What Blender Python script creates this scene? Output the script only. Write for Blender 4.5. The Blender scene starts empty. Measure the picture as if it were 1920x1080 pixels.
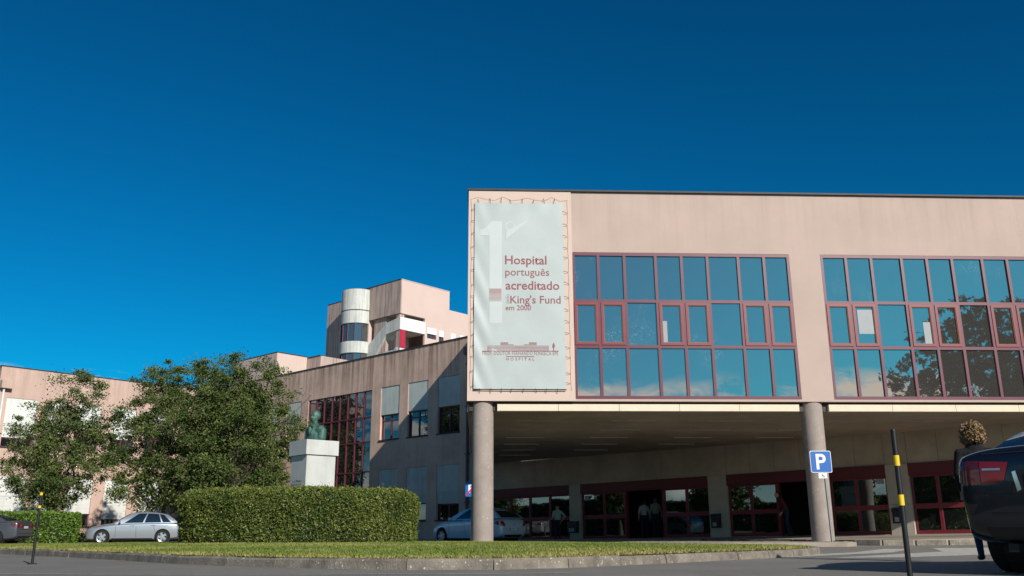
import bpy, bmesh, math, random
import numpy as np
from mathutils import Vector, Matrix, noise as mnoise
from mathutils.bvhtree import BVHTree
rng = np.random.default_rng(7); random.seed(7)
R = math.radians
scene = bpy.context.scene
col = scene.collection

# ------------------------------------------------------------------ camera
FPX, PITCH, ROLL, CAMH = 1668.56, R(15.456), R(-0.275), 0.38
cp, sp = math.cos(PITCH), math.sin(PITCH)
fw = Vector((0, cp, sp)); up0 = Vector((0, -sp, cp)); rt0 = Vector((1, 0, 0))
rt = rt0*math.cos(ROLL) + up0*math.sin(ROLL); up = -rt0*math.sin(ROLL) + up0*math.cos(ROLL)
cam = bpy.data.cameras.new('camera'); cam.lens = FPX/1920*36; cam.sensor_width = 36; cam.clip_end = 5000; cam.clip_start = .05
camo = bpy.data.objects.new('camera', cam); col.objects.link(camo)
m = Matrix((rt, up, -fw)).transposed().to_4x4(); m.translation = (0, 0, CAMH); camo.matrix_world = m
scene.camera = camo
# ------------------------------------------------------------------ sky and sun
CLOUD_SEED = (15.2, 9.9, 3)
SUN_AZ, SUN_EL = R(180-31), R(26.6)      # azimuth clockwise from +Y
world = bpy.data.worlds.new('World'); scene.world = world; world.use_nodes = True
nt = world.node_tree; nt.nodes.clear()
N = nt.nodes.new; LK = nt.links.new
out = N('ShaderNodeOutputWorld'); bg = N('ShaderNodeBackground'); sky = N('ShaderNodeTexSky')
sky.sky_type = 'NISHITA'; sky.sun_disc = False; sky.sun_elevation = SUN_EL; sky.sun_rotation = SUN_AZ
sky.altitude = 200; sky.air_density = 1.0; sky.dust_density = .25; sky.ozone_density = 3.0
tint = N('ShaderNodeMix'); tint.data_type = 'RGBA'; tint.blend_type = 'MULTIPLY'; tint.inputs[0].default_value = 1
tint.inputs[7].default_value = (.008, .410, .530, 1)
gm = N('ShaderNodeGamma'); gm.inputs[1].default_value = 1.30; LK(sky.outputs[0], gm.inputs[0]); LK(gm.outputs[0], tint.inputs[6])
tc = N('ShaderNodeTexCoord'); sx = N('ShaderNodeSeparateXYZ'); LK(tc.outputs['Generated'], sx.inputs[0])
mp = N('ShaderNodeMapping'); mp.inputs['Scale'].default_value = (5, 5, 10); mp.inputs['Location'].default_value = CLOUD_SEED; LK(tc.outputs['Generated'], mp.inputs[0])
cn = N('ShaderNodeTexNoise'); cn.inputs['Scale'].default_value = 1.9; cn.inputs['Detail'].default_value = 9; cn.inputs['Roughness'].default_value = .62
cn.inputs['Distortion'].default_value = .5; LK(mp.outputs[0], cn.inputs['Vector'])
band = N('ShaderNodeValToRGB')             # fair-weather clouds lie low over the horizon all round
e = band.color_ramp.elements; e[0].position = .0; e[0].color = (1, 1, 1, 1); e[1].position = .163; e[1].color = (0, 0, 0, 1)
em = band.color_ramp.elements.new(.150); em.color = (.9, .9, .9, 1)
LK(sx.outputs[2], band.inputs[0])
cr = N('ShaderNodeValToRGB'); cr.color_ramp.elements[0].position = .455; cr.color_ramp.elements[1].position = .575; LK(cn.outputs[0], cr.inputs[0])
cm = N('ShaderNodeMath'); cm.operation = 'MULTIPLY'; LK(cr.outputs[0], cm.inputs[0]); LK(band.outputs[0], cm.inputs[1])
hzr = N('ShaderNodeMapRange'); hzr.inputs[1].default_value = .0; hzr.inputs[2].default_value = .11; hzr.inputs[3].default_value = .80; hzr.inputs[4].default_value = 0; LK(sx.outputs[2], hzr.inputs[0])
hz = N('ShaderNodeMix'); hz.data_type = 'RGBA'; LK(hzr.outputs[0], hz.inputs[0]); LK(tint.outputs[2], hz.inputs[6]); hz.inputs[7].default_value = (8.5, 8.6, 8.6, 1)   # pale horizon haze added as neutral fill light for the shaded walls
mix = N('ShaderNodeMix'); mix.data_type = 'RGBA'; LK(cm.outputs[0], mix.inputs[0]); LK(hz.outputs[2], mix.inputs[6]); mix.inputs[7].default_value = (11, 10.8, 10.4, 1)
LK(mix.outputs[2], bg.inputs[0]); bg.inputs[1].default_value = .072; LK(bg.outputs[0], out.inputs[0])
sun = bpy.data.lights.new('sun', 'SUN'); sun.energy = 4.2; sun.angle = R(.53); sun.color = (1, .93, .84)
suno = bpy.data.objects.new('sun', sun); col.objects.link(suno)
sdir = Vector((math.sin(SUN_AZ)*math.cos(SUN_EL), math.cos(SUN_AZ)*math.cos(SUN_EL), math.sin(SUN_EL)))
suno.rotation_euler = sdir.to_track_quat('Z', 'Y').to_euler(); suno.location = sdir*200
vs = scene.view_settings; vs.view_transform = 'Standard'; vs.look = 'None'; vs.exposure = 0.32; vs.gamma = 1
scene.render.film_transparent = False
try:
    scene.cycles.max_bounces = 8; scene.cycles.transparent_max_bounces = 8; scene.cycles.use_denoising = True
except Exception: pass

# ------------------------------------------------------------------ materials
MATS = {}
def lin(r, g, b):
    return tuple(((c/255)/12.92 if c/255 <= .04045 else ((c/255+.055)/1.055)**2.4) for c in (r, g, b))
def mat(name, c, rough=.7, metal=0, var=.12, vs_=3., c2=None, bump=0, bs=40, spec=.4, streak=0, streak_top=None, streak_len=3., attr=None, speck=None, coat=0):
    if name in MATS: return MATS[name]
    M = bpy.data.materials.new(name); M.use_nodes = True; t = M.node_tree; b = t.nodes['Principled BSDF']
    def nn(k): return t.nodes.new(k)
    L_ = t.links.new
    b.inputs['Roughness'].default_value = rough; b.inputs['Metallic'].default_value = metal
    b.inputs['Specular IOR Level'].default_value = spec; b.inputs['Coat Weight'].default_value = coat; b.inputs['Coat Roughness'].default_value = .04
    geo = nn('ShaderNodeNewGeometry')
    c = tuple(c); d = tuple(c2) if c2 else tuple(x*(1-2.2*var) for x in c)
    mx = nn('ShaderNodeMix'); mx.data_type = 'RGBA'; mx.inputs[6].default_value = (*c, 1); mx.inputs[7].default_value = (*d, 1)
    if attr:
        a = nn('ShaderNodeAttribute'); a.attribute_name = attr; L_(a.outputs['Fac'], mx.inputs[0])
    else:
        n = nn('ShaderNodeTexNoise'); n.inputs['Scale'].default_value = vs_; n.inputs['Detail'].default_value = 6; n.inputs['Roughness'].default_value = .65
        L_(geo.outputs['Position'], n.inputs['Vector'])
        rp = nn('ShaderNodeValToRGB'); rp.color_ramp.elements[0].position = .35; rp.color_ramp.elements[1].position = .72
        L_(n.outputs[0], rp.inputs[0]); L_(rp.outputs[0], mx.inputs[0])
    cur = mx.outputs[2]
    if streak:
        mp = nn('ShaderNodeMapping'); mp.inputs['Scale'].default_value = (2.3, 2.3, .10); L_(geo.outputs['Position'], mp.inputs[0])
        n2 = nn('ShaderNodeTexNoise'); n2.inputs['Scale'].default_value = 1.6; n2.inputs['Detail'].default_value = 7; n2.inputs['Roughness'].default_value = .7; L_(mp.outputs[0], n2.inputs['Vector'])
        r2 = nn('ShaderNodeValToRGB'); r2.color_ramp.elements[0].position = .44; r2.color_ramp.elements[1].position = .66; L_(n2.outputs[0], r2.inputs[0])
        f = r2.outputs[0]
        if streak_top is not None:      # dirt washed down from the coping
            sp_ = nn('ShaderNodeSeparateXYZ'); L_(geo.outputs['Position'], sp_.inputs[0])
            mr = nn('ShaderNodeMapRange'); mr.inputs[1].default_value = streak_top-streak_len; mr.inputs[2].default_value = streak_top
            mr.inputs[3].default_value = .12; mr.inputs[4].default_value = 1; L_(sp_.outputs[2], mr.inputs[0])
            mm = nn('ShaderNodeMath'); mm.operation = 'MULTIPLY'; L_(f, mm.inputs[0]); L_(mr.outputs[0], mm.inputs[1]); f = mm.outputs[0]
        m3 = nn('ShaderNodeMath'); m3.operation = 'MULTIPLY'; m3.inputs[1].default_value = streak; L_(f, m3.inputs[0])
        mx2 = nn('ShaderNodeMix'); mx2.data_type = 'RGBA'; mx2.blend_type = 'MULTIPLY'; L_(m3.outputs[0], mx2.inputs[0]); L_(cur, mx2.inputs[6]); mx2.inputs[7].default_value = (.22, .19, .17, 1)
        cur = mx2.outputs[2]
    if speck:
        v = nn('ShaderNodeTexNoise'); v.inputs['Scale'].default_value = speck[0]; v.inputs['Detail'].default_value = 3; L_(geo.outputs['Position'], v.inputs['Vector'])
        r4 = nn('ShaderNodeValToRGB'); r4.color_ramp.elements[0].position = speck[1]; r4.color_ramp.elements[1].position = speck[1]+.06; L_(v.outputs[0], r4.inputs[0])
        mx4 = nn('ShaderNodeMix'); mx4.data_type = 'RGBA'; L_(r4.outputs[0], mx4.inputs[0]); L_(cur, mx4.inputs[6]); mx4.inputs[7].default_value = (*speck[2], 1)
        cur = mx4.outputs[2]
    L_(cur, b.inputs['Base Color'])
    if bump:
        n5 = nn('ShaderNodeTexNoise'); n5.inputs['Scale'].default_value = bs; n5.inputs['Detail'].default_value = 5; L_(geo.outputs['Position'], n5.inputs['Vector'])
        bp = nn('ShaderNodeBump'); bp.inputs['Strength'].default_value = bump; bp.inputs['Distance'].default_value = .02; L_(n5.outputs[0], bp.inputs['Height']); L_(bp.outputs[0], b.inputs['Normal'])
    MATS[name] = M; return M
def glass_mat(name, refl, tintc, dark, smudge=0, wav=.02):
    M = bpy.data.materials.new(name); M.use_nodes = True; t = M.node_tree; t.nodes.clear(); nn = t.nodes.new; L_ = t.links.new
    o = nn('ShaderNodeOutputMaterial'); g = nn('ShaderNodeBsdfGlossy'); g.inputs['Color'].default_value = (*tintc, 1); g.inputs['Roughness'].default_value = .015
    d = nn('ShaderNodeBsdfDiffuse'); d.inputs['Color'].default_value = (*dark, 1)
    geo = nn('ShaderNodeNewGeometry')
    n = nn('ShaderNodeTexNoise'); n.inputs['Scale'].default_value = .9; n.inputs['Detail'].default_value = 1; L_(geo.outputs['Position'], n.inputs['Vector'])
    bp = nn('ShaderNodeBump'); bp.inputs['Strength'].default_value = wav; bp.inputs['Distance'].default_value = .1; L_(n.outputs[0], bp.inputs['Height']); L_(bp.outputs[0], g.inputs['Normal'])
    fr = nn('ShaderNodeFresnel'); fr.inputs[0].default_value = 1.45
    ma = nn('ShaderNodeMath'); ma.operation = 'ADD'; ma.use_clamp = True; L_(fr.outputs[0], ma.inputs[0]); ma.inputs[1].default_value = refl
    mx = nn('ShaderNodeMixShader'); L_(ma.outputs[0], mx.inputs[0]); L_(d.outputs[0], mx.inputs[1]); L_(g.outputs[0], mx.inputs[2])
    last = mx.outputs[0]
    if smudge:
        a = nn('ShaderNodeTexNoise'); a.inputs['Scale'].default_value = .55; a.inputs['Detail'].default_value = 2; L_(geo.outputs['Position'], a.inputs['Vector'])
        b = nn('ShaderNodeTexNoise'); b.inputs['Scale'].default_value = 14; b.inputs['Detail'].default_value = 6; b.inputs['Distortion'].default_value = 2; L_(geo.outputs['Position'], b.inputs['Vector'])
        ra = nn('ShaderNodeValToRGB'); ra.color_ramp.elements[0].position = .55; ra.color_ramp.elements[1].position = .75; L_(a.outputs[0], ra.inputs[0])
        rb = nn('ShaderNodeValToRGB'); rb.color_ramp.elements[0].position = .56; rb.color_ramp.elements[1].position = .66; L_(b.outputs[0], rb.inputs[0])
        mm = nn('ShaderNodeMath'); mm.operation = 'MULTIPLY'; L_(ra.outputs[0], mm.inputs[0]); L_(rb.outputs[0], mm.inputs[1])
        m2 = nn('ShaderNodeMath'); m2.operation = 'MULTIPLY'; m2.inputs[1].default_value = smudge; L_(mm.outputs[0], m2.inputs[0])
        dd = nn('ShaderNodeBsdfDiffuse'); dd.inputs['Color'].default_value = (.5, .56, .56, 1)
        m3 = nn('ShaderNodeMixShader'); L_(m2.outputs[0], m3.inputs[0]); L_(last, m3.inputs[1]); L_(dd.outputs[0], m3.inputs[2]); last = m3.outputs[0]
    L_(last, o.inputs[0]); MATS[name] = M; return M

PINK = (.50, .385, .315)
M_f = mat('pink_render_front', (.485, .375, .318), .85, var=.05, vs_=.5, bump=.12, bs=25, streak=.15, streak_top=11.25, streak_len=2.4)
M_fp = mat('pink_render_panel', (.60, .475, .40), .85, var=.03, vs_=.7, bump=.08, bs=25)
M_l = mat('pink_render_side', (.67, .485, .385), .88, var=.13, vs_=.8, bump=.15, bs=20, streak=.92, streak_top=11.3, streak_len=3.4)
M_lb = mat('pink_render_left', (.56, .40, .33), .88, var=.06, vs_=.7, bump=.1, bs=20, streak=.35, streak_top=11.3, streak_len=3)
M_t = mat('pink_render_tower_shaded', (.54, .42, .36), .88, var=.10, vs_=.4, streak=.65)  # streaked, with a darker base painted in for faces turned from the sun
M_tr = mat('pink_render_tower_sunlit', (.60, .465, .405), .88, var=.03, vs_=.4)  # same render in a lighter copy, sunlight put into the colour
M_cop = mat('coping_metal', (.045, .04, .038), .6, var=.2)
M_soff = mat('soffit_render', (.42, .35, .265), .9, var=.16, vs_=.5, bump=.08, bs=18)
M_fas = mat('cream_fascia', (.72, .63, .48), .7, var=.05)
M_colm = mat('column_concrete', (.34, .285, .25), .8, var=.10, vs_=2.5, bump=.12, bs=30, speck=(14, .66, (.52, .45, .40)))
M_stone = mat('stone_slab', (.44, .38, .295), .75, var=.13, vs_=.9, bump=.05)
M_stonep = mat('stone_pillar', (.46, .42, .35), .75, var=.1, vs_=1.2, bump=.05)
M_red = mat('burgundy_frame', (.120, .023, .044), .42, var=.06, vs_=2)
M_sash = mat('red_sash', (.195, .024, .034), .42, var=.08, vs_=2)
M_gask = mat('tan_gasket', (.30, .14, .075), .7)
M_band = mat('dark_red_band', (.115, .018, .026), .5, var=.08)
M_door = mat('door_red', (.19, .022, .032), .45, var=.08)
M_shut = mat('shutter_panel', (.52, .58, .545), .6, var=.07, vs_=1.5, streak=.18)
M_shutw = mat('shutter_white', (.70, .72, .68), .6, var=.05, vs_=1.5, streak=.12)
M_white = mat('white_render', (.60, .62, .58), .8, var=.07, vs_=.5, streak=.45)
M_whiteb = mat('white_render_clean', (.78, .78, .75), .8, var=.04, vs_=.5)
M_redcol = mat('red_column', (.42, .02, .05), .6)
M_pipe = mat('drain_pipe', (.13, .085, .095), .5, var=.1)
M_roof = mat('roof_felt', (.12, .11, .10), .95)
M_dark = mat('dark_interior', (.018, .017, .016), .9)
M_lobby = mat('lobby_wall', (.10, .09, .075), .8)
G_front = glass_mat('front_glass', .42, (1, .83, .70), (.070, .066, .061), smudge=.5)
G_side = glass_mat('side_glass', .16, (.8, .85, .85), (.012, .014, .014))
G_door = glass_mat('door_glass', .20, (.75, .85, .85), (.010, .012, .012))
G_tow = glass_mat('tower_glass', .16, (.8, .85, .85), (.05, .06, .06))
G_car = glass_mat('car_glass', .10, (.8, .9, .95), (.010, .014, .016), wav=0)
M_paper = mat('paper', (.28, .31, .32), .5, var=.04)
M_ban = mat('banner_vinyl', (.425, .475, .465), .5, var=.05, vs_=.8)
M_banl = mat('banner_pale', (.49, .535, .53), .5, var=.02)
M_ink = mat('banner_ink', (.27, .085, .095), .6, var=.04)
M_inkl = mat('banner_ink_pale', (.31, .14, .145), .6)
M_inkg = mat('banner_grey', (.30, .31, .30), .6)
M_tie = mat('lacing', (.03, .028, .025), .8)
M_rope = mat('lacing_red', (.45, .22, .17), .8)
M_asph = mat('asphalt', (.215, .203, .178), .92, var=.15, vs_=.45, bump=.4, bs=120, speck=(55, .60, (.30, .285, .25)))
M_paint = mat('road_paint', (.55, .53, .47), .85, var=.22, vs_=6, speck=(22, .60, (.16, .15, .135)))
M_kerb = mat('kerb_concrete', (.25, .22, .178), .95, var=.30, vs_=3.2, bump=.6, bs=45, speck=(26, .64, (.50, .45, .36)))
M_pave = mat('paving', (.34, .29, .235), .9, var=.14, vs_=2.5, bump=.2, bs=30)
M_soil = mat('lawn_soil', (.075, .085, .022), .98, c2=(.13, .105, .045), vs_=2.0, bump=.4, bs=40)
M_blade = mat('grass_blade', (.095, .155, .018), .6, c2=(.31, .27, .085), attr='rnd', spec=.3)
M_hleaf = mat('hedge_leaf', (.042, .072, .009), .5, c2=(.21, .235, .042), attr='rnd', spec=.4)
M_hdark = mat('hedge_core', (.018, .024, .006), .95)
M_hleaf2 = mat('small_hedge_leaf', (.055, .12, .010), .5, c2=(.17, .27, .035), attr='rnd', spec=.4)
M_leaf = mat('tree_leaf', (.045, .076, .018), .7, c2=(.155, .188, .060), attr='rnd', spec=.12)
M_bark = mat('bark', (.10, .082, .062), .9, var=.2, vs_=8, bump=.5, bs=30)
M_marble = mat('pedestal_marble', (.55, .565, .53), .5, var=.07, vs_=2.2, bump=.05, streak=.14)
M_engr = mat('engraving', (.22, .22, .20), .8)
M_bronze = mat('bronze_patina', (.028, .086, .070), .55, c2=(.10, .195, .155), vs_=5, bump=.4, bs=20, metal=.25)
M_post = mat('post_black', (.012, .012, .013), .45, var=.1)
M_yel = mat('post_yellow', (.78, .52, .015), .5, var=.05)
M_signb = mat('sign_blue', (.010, .115, .42), .4, var=.02)
M_signw = mat('sign_white', (.80, .80, .80), .4, var=.02)
M_signr = mat('sign_red', (.55, .02, .025), .4, var=.02)
M_steel = mat('galvanised', (.32, .33, .33), .45, metal=.6, var=.1)
M_bin = mat('bin_plastic', (.015, .015, .016), .4)
M_lamp = mat('light_strip', (.50, .48, .42), .5)
M_tyre = mat('tyre', (.014, .014, .014), .85)
M_rim = mat('alloy', (.55, .56, .57), .28, metal=.9, var=.03)
M_blackpl = mat('black_plastic', (.018, .018, .019), .55)
M_chrome = mat('chrome', (.75, .76, .77), .12, metal=1, var=.01)
M_tail = mat('tail_lamp', (.28, .006, .010), .12, var=.1, coat=.6)
M_tail2 = mat('tail_lamp_dark', (.11, .012, .018), .12, coat=.6)
M_head = mat('head_lamp', (.45, .47, .48), .08, metal=.5, coat=.8)
M_plate = mat('number_plate', (.70, .70, .66), .5)
M_eu = mat('plate_blue', (.02, .09, .45), .5)
P_silver = mat('paint_silver', (.36, .39, .42), .30, metal=.55, var=.01, coat=.7)
P_grey = mat('paint_dark_grey', (.10, .115, .135), .30, metal=.5, var=.01, coat=.7)
P_blue = mat('paint_blue_grey', (.56, .66, .74), .30, metal=.15, var=.01, coat=.7)
P_black = mat('paint_black_blue', (.010, .013, .022), .16, metal=.3, var=.01, coat=.8)

# ------------------------------------------------------------------ projection helper, walls and mesh builder
def ray(x, y): return fw + rt*((x-960)/FPX) - up*((y-540)/FPX)
class Wall:          # a vertical plane: origin, tangent running to the right, normal facing the viewer's side
    def __init__(s, O, yaw):
        s.O = Vector((O[0], O[1], 0)); s.t = Vector((math.cos(yaw), math.sin(yaw), 0)); s.n = Vector((math.sin(yaw), -math.cos(yaw), 0)); s.sh = 0; s.yaw = yaw
    def p(s, u, z, o=0): q = s.O + s.t*u + s.n*o; return (q.x, q.y, z + s.sh*(u-12))
    def uz(s, x, y, o=0):
        d = ray(x, y); C = Vector((0, 0, CAMH)); k = (s.O+s.n*o-C).dot(s.n)/d.dot(s.n); P = C+d*k
        return (P-s.O).dot(s.t), P.z
F = Wall((-1.32, 27.3), R(2.792))
Lw = Wall((-2.588, 49.72), R(-42.15))
Ew = Wall((-2.588, 49.72), R(-42.15)); Ew.sh = .0108
LBw = Wall((-33.60, 57.92), R(47.86))

class MB:
    def __init__(s): s.v = []; s.f = []; s.mi = []
    def quad(s, a, b, c, d, mi=0):
        i = len(s.v); s.v += [tuple(a), tuple(b), tuple(c), tuple(d)]; s.f.append((i, i+1, i+2, i+3)); s.mi.append(mi); return s
    def hexa(s, c, mi=0):     # 8 corners: bottom ring 0-3, top ring 4-7
        i = len(s.v); s.v += [tuple(x) for x in c]
        for q in ((3, 2, 1, 0), (4, 5, 6, 7), (0, 1, 5, 4), (1, 2, 6, 5), (2, 3, 7, 6), (3, 0, 4, 7)):
            s.f.append(tuple(i+k for k in q)); s.mi.append(mi)
        return s
    def box(s, x0, x1, y0, y1, z0, z1, mi=0):
        return s.hexa([(x0, y0, z0), (x1, y0, z0), (x1, y1, z0), (x0, y1, z0), (x0, y0, z1), (x1, y0, z1), (x1, y1, z1), (x0, y1, z1)], mi)
    def wb(s, W, u0, u1, z0, z1, o0, o1, mi=0):   # box on a wall, o0 back, o1 front
        p = W.p
        return s.hexa([p(u0, z0, o1), p(u1, z0, o1), p(u1, z0, o0), p(u0, z0, o0), p(u0, z1, o1), p(u1, z1, o1), p(u1, z1, o0), p(u0, z1, o0)], mi)
    def prism(s, pts, z0, z1, mi=0, caps=True):
        n = len(pts); i = len(s.v)
        s.v += [(x, y, z0) for x, y in pts] + [(x, y, z1) for x, y in pts]
        for k in range(n):
            j = (k+1) % n; s.f.append((i+k, i+j, i+n+j, i+n+k)); s.mi.append(mi)
        if caps:
            s.f.append(tuple(i+n+k for k in range(n))); s.mi.append(mi); s.f.append(tuple(i+k for k in reversed(range(n)))); s.mi.append(mi)
        return s
    def poly(s, pts, mi=0):
        i = len(s.v); s.v += [tuple(p) for p in pts]; s.f.append(tuple(range(i, i+len(pts)))); s.mi.append(mi); return s
    def tube(s, pts, rad, n=8, caps=True, mi=0):
        pts = [Vector(p) for p in pts]
        if not isinstance(rad, (list, tuple)): rad = [rad]*len(pts)
        rings = []
        ref = None
        for k, p in enumerate(pts):
            d = (pts[min(k+1, len(pts)-1)] - pts[max(k-1, 0)])
            if d.length < 1e-9: d = Vector((0, 0, 1))
            d.normalize()
            if ref is None: ref = Vector((1, 0, 0)) if abs(d.x) < .8 else Vector((0, 1, 0))
            a = d.cross(ref); a.normalize(); b = d.cross(a); ref = b.cross(d)*-1 if False else ref
            i = len(s.v); rings.append(i)
            for q in range(n):
                t = 2*math.pi*q/n; w = p + (a*math.cos(t) + b*math.sin(t))*rad[k]; s.v.append(tuple(w))
        for k in range(len(rings)-1):
            for q in range(n):
                j = (q+1) % n; s.f.append((rings[k]+q, rings[k]+j, rings[k+1]+j, rings[k+1]+q)); s.mi.append(mi)
        if caps:
            s.f.append(tuple(rings[0]+q for q in reversed(range(n)))); s.mi.append(mi); s.f.append(tuple(rings[-1]+q for q in range(n))); s.mi.append(mi)
        return s
    def lathe(s, prof, n=24, c=(0, 0, 0), axis='z', mi=0, a0=0, a1=2*math.pi):
        i = len(s.v); m_ = len(prof); full = abs(a1-a0-2*math.pi) < 1e-6; nn_ = n if full else n+1
        for q in range(nn_):
            t = a0+(a1-a0)*q/n
            for r_, h in prof:
                if axis == 'z': s.v.append((c[0]+r_*math.cos(t), c[1]+r_*math.sin(t), c[2]+h))
                else: s.v.append((c[0]+r_*math.cos(t), c[1]+h, c[2]+r_*math.sin(t)))
        for q in range(n):
            j = (q+1) % nn_
            for k in range(m_-1):
                s.f.append((i+q*m_+k, i+j*m_+k, i+j*m_+k+1, i+q*m_+k+1)); s.mi.append(mi)
        return s
    def build(s, name, mats, parent=None, smooth=False, at=None):
        me = bpy.data.meshes.new(name); me.from_pydata(s.v, [], s.f)
        for M in (mats if isinstance(mats, (list, tuple)) else [mats]): me.materials.append(M)
        if any(s.mi): me.polygons.foreach_set('material_index', s.mi)
        if smooth:
            me.polygons.foreach_set('use_smooth', [True]*len(me.polygons)); me.update(); me.set_sharp_from_angle(angle=R(40))
        me.update()
        return link(name, me, parent)
def link(name, data, parent=None):
    o = bpy.data.objects.new(name, data); col.objects.link(o)
    if parent is not None: attach(o, parent)
    return o
def wmat(o):
    M = o.matrix_basis.copy()
    return (wmat(o.parent) @ o.matrix_parent_inverse @ M) if o.parent else M
def attach(o, parent, local=False):
    o.parent = parent
    if not local: o.matrix_parent_inverse = wmat(parent).inverted()
def tag(o, label=None, cat=None, group=None, kind=None):
    if label: o['label'] = label
    if cat: o['category'] = cat
    if group: o['group'] = group
    if kind: o['kind'] = kind
    return o
def thing(name, loc, label, cat, group=None, rz=0):
    o = bpy.data.objects.new(name, None); col.objects.link(o); o.location = loc; o.rotation_euler = (0, 0, rz); o.empty_display_size = .3
    return tag(o, label, cat, group)
def copy_tree(o, parent=None):
    c = o.copy(); col.objects.link(c)
    if parent is not None: c.parent = parent
    for ch in o.children: copy_tree(ch, c)
    return c
def holes_wall(W, u0, u1, z0, z1, holes, th=.30, back=True):
    us = sorted({u0, u1, *[h[0] for h in holes], *[h[1] for h in holes]}); zs = sorted({z0, z1, *[h[2] for h in holes], *[h[3] for h in holes]})
    b = MB(); p = W.p
    for a, c in zip(us, us[1:]):
        for d, e_ in zip(zs, zs[1:]):
            mu, mz = (a+c)/2, (d+e_)/2
            if any(h[0] < mu < h[1] and h[2] < mz < h[3] for h in holes): continue
            b.quad(p(a, d), p(c, d), p(c, e_), p(a, e_))
    for h in holes:
        a, c, d, e_ = h[:4]
        b.quad(p(a, d), p(a, e_), p(a, e_, -th), p(a, d, -th)); b.quad(p(c, e_), p(c, d), p(c, d, -th), p(c, e_, -th))
        b.quad(p(a, e_), p(c, e_), p(c, e_, -th), p(a, e_, -th)); b.quad(p(c, d), p(a, d), p(a, d, -th), p(c, d, -th))
    b.quad(p(u0, z0), p(u0, z1), p(u0, z1, -th), p(u0, z0, -th)); b.quad(p(u1, z1), p(u1, z0), p(u1, z0, -th), p(u1, z1, -th))
    b.quad(p(u0, z1), p(u1, z1), p(u1, z1, -th), p(u0, z1, -th)); b.quad(p(u1, z0), p(u0, z0), p(u0, z0, -th), p(u1, z0, -th))
    if back: b.quad(p(u1, z0, -th), p(u0, z0, -th), p(u0, z1, -th), p(u1, z1, -th))
    return b
def pane(W, u0, u1, z0, z1, o, M, parent, tilt=.0025, name='pane'):
    b = MB(); j = rng.normal(0, tilt, 3); p = W.p
    b.hexa([p(u0, z0, o+j[0]), p(u1, z0, o+j[1]), p(u1, z0, o-.014), p(u0, z0, o-.014), p(u0, z1, o+j[2]), p(u1, z1, o+j[1]+j[2]-j[0]), p(u1, z1, o-.014), p(u0, z1, o-.014)])
    return b.build(name, M, parent)

# ------------------------------------------------------------------ ground, road, lawn, kerbs
g = MB(); g.quad((-900, -600, 0), (900, -600, 0), (900, 1400, 0), (-900, 1400, 0))
tag(g.build('road', M_asph), 'worn grey asphalt road and car park', 'road', kind='structure')

def smooth_closed(pts, k=6):
    o = []; n = len(pts)
    for i in range(n):
        a, b, c, d = (np.array(pts[(i+j) % n]) for j in (-1, 0, 1, 2))
        for q in range(k):
            t = q/k; o.append(tuple(.5*(2*b + (c-a)*t + (2*a-5*b+4*c-d)*t*t + (3*b-a-3*c+d)*t**3)))
    return o
def resample(pts, step):
    P = [np.array(p) for p in pts] + [np.array(pts[0])]; s = [0]
    for a, b in zip(P, P[1:]): s.append(s[-1]+np.linalg.norm(b-a))
    n = max(3, round(s[-1]/step)); P = np.array(P)
    return [(float(np.interp(s[-1]*i/n, s, P[:, 0])), float(np.interp(s[-1]*i/n, s, P[:, 1]))) for i in range(n)]
def offset_in(pts, d):
    n = len(pts); o = []
    A = sum(pts[i][0]*pts[(i+1) % n][1]-pts[(i+1) % n][0]*pts[i][1] for i in range(n)); sg = 1 if A > 0 else -1
    for i in range(n):
        a = np.array(pts[i-1]); b = np.array(pts[(i+1) % n]); t = b-a; t = t/np.linalg.norm(t)
        o.append((pts[i][0]-sg*t[1]*d, pts[i][1]+sg*t[0]*d))
    return o
def kerb(parent, outline, h, w, step, jig=.006, vis=None):
    """kerb stones laid end to end along an outline"""
    P = resample(outline, step); I = offset_in(P, w); n = len(P); r = random.Random(3)
    for k in range(n):
        j = (k+1) % n; a, b = np.array(P[k]), np.array(P[j]); c, d = np.array(I[j]), np.array(I[k])
        if vis and not vis(a): continue
        t = (b-a)/np.linalg.norm(b-a); gp = .008; a2, b2 = a+t*gp, b-t*gp; c2, d2 = c-t*gp, d+t*gp
        nrm = (d-a)/np.linalg.norm(d-a); jo = r.uniform(-jig, jig); hz = h + r.uniform(-jig, jig)
        b_ = MB(); B = []
        for (pt, qt) in ((a2, d2), (b2, c2)):
            B.append([(pt[0]+nrm[0]*jo, pt[1]+nrm[1]*jo, -.02), (pt[0]+nrm[0]*(jo+.012), pt[1]+nrm[1]*(jo+.012), hz-.025), (pt[0]+nrm[0]*(jo+.035), pt[1]+nrm[1]*(jo+.035), hz), (qt[0], qt[1], hz), (qt[0], qt[1], -.02)])
        b_.v = B[0]+B[1]; b_.f = [(0, 5, 6, 1), (1, 6, 7, 2), (2, 7, 8, 3), (3, 8, 9, 4), (0, 1, 2, 3, 4), (9, 8, 7, 6, 5)]; b_.mi = [0]*6
        b_.build('kerb_stone', M_kerb, parent)
isl = [(-11.6, 20.9), (-7.19, 16.0), (-4.34, 12.57), (-2.3, 10.95), (-.95, 10.3), (.22, 10.45), (1.45, 11.6), (2.97, 13.3), (4.79, 15.5), (5.95, 18.0), (5.7, 20.5), (4.2, 23.5), (2.6, 26.5), (1.0, 30.0), (-3.5, 32.3), (-9, 33.5), (-15, 33.5), (-17.5, 29), (-15.5, 24.5)]
islo = smooth_closed(isl, 5)
lawn_in = offset_in(resample(islo, .9), .13)
cx, cy = -4.5, 23.0
def lawn_z(x, y, t): return .118 + .06*(1-t*t)
lb = MB(); rings = []; ts = [1, .93, .8, .6, .35, .12]
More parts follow.
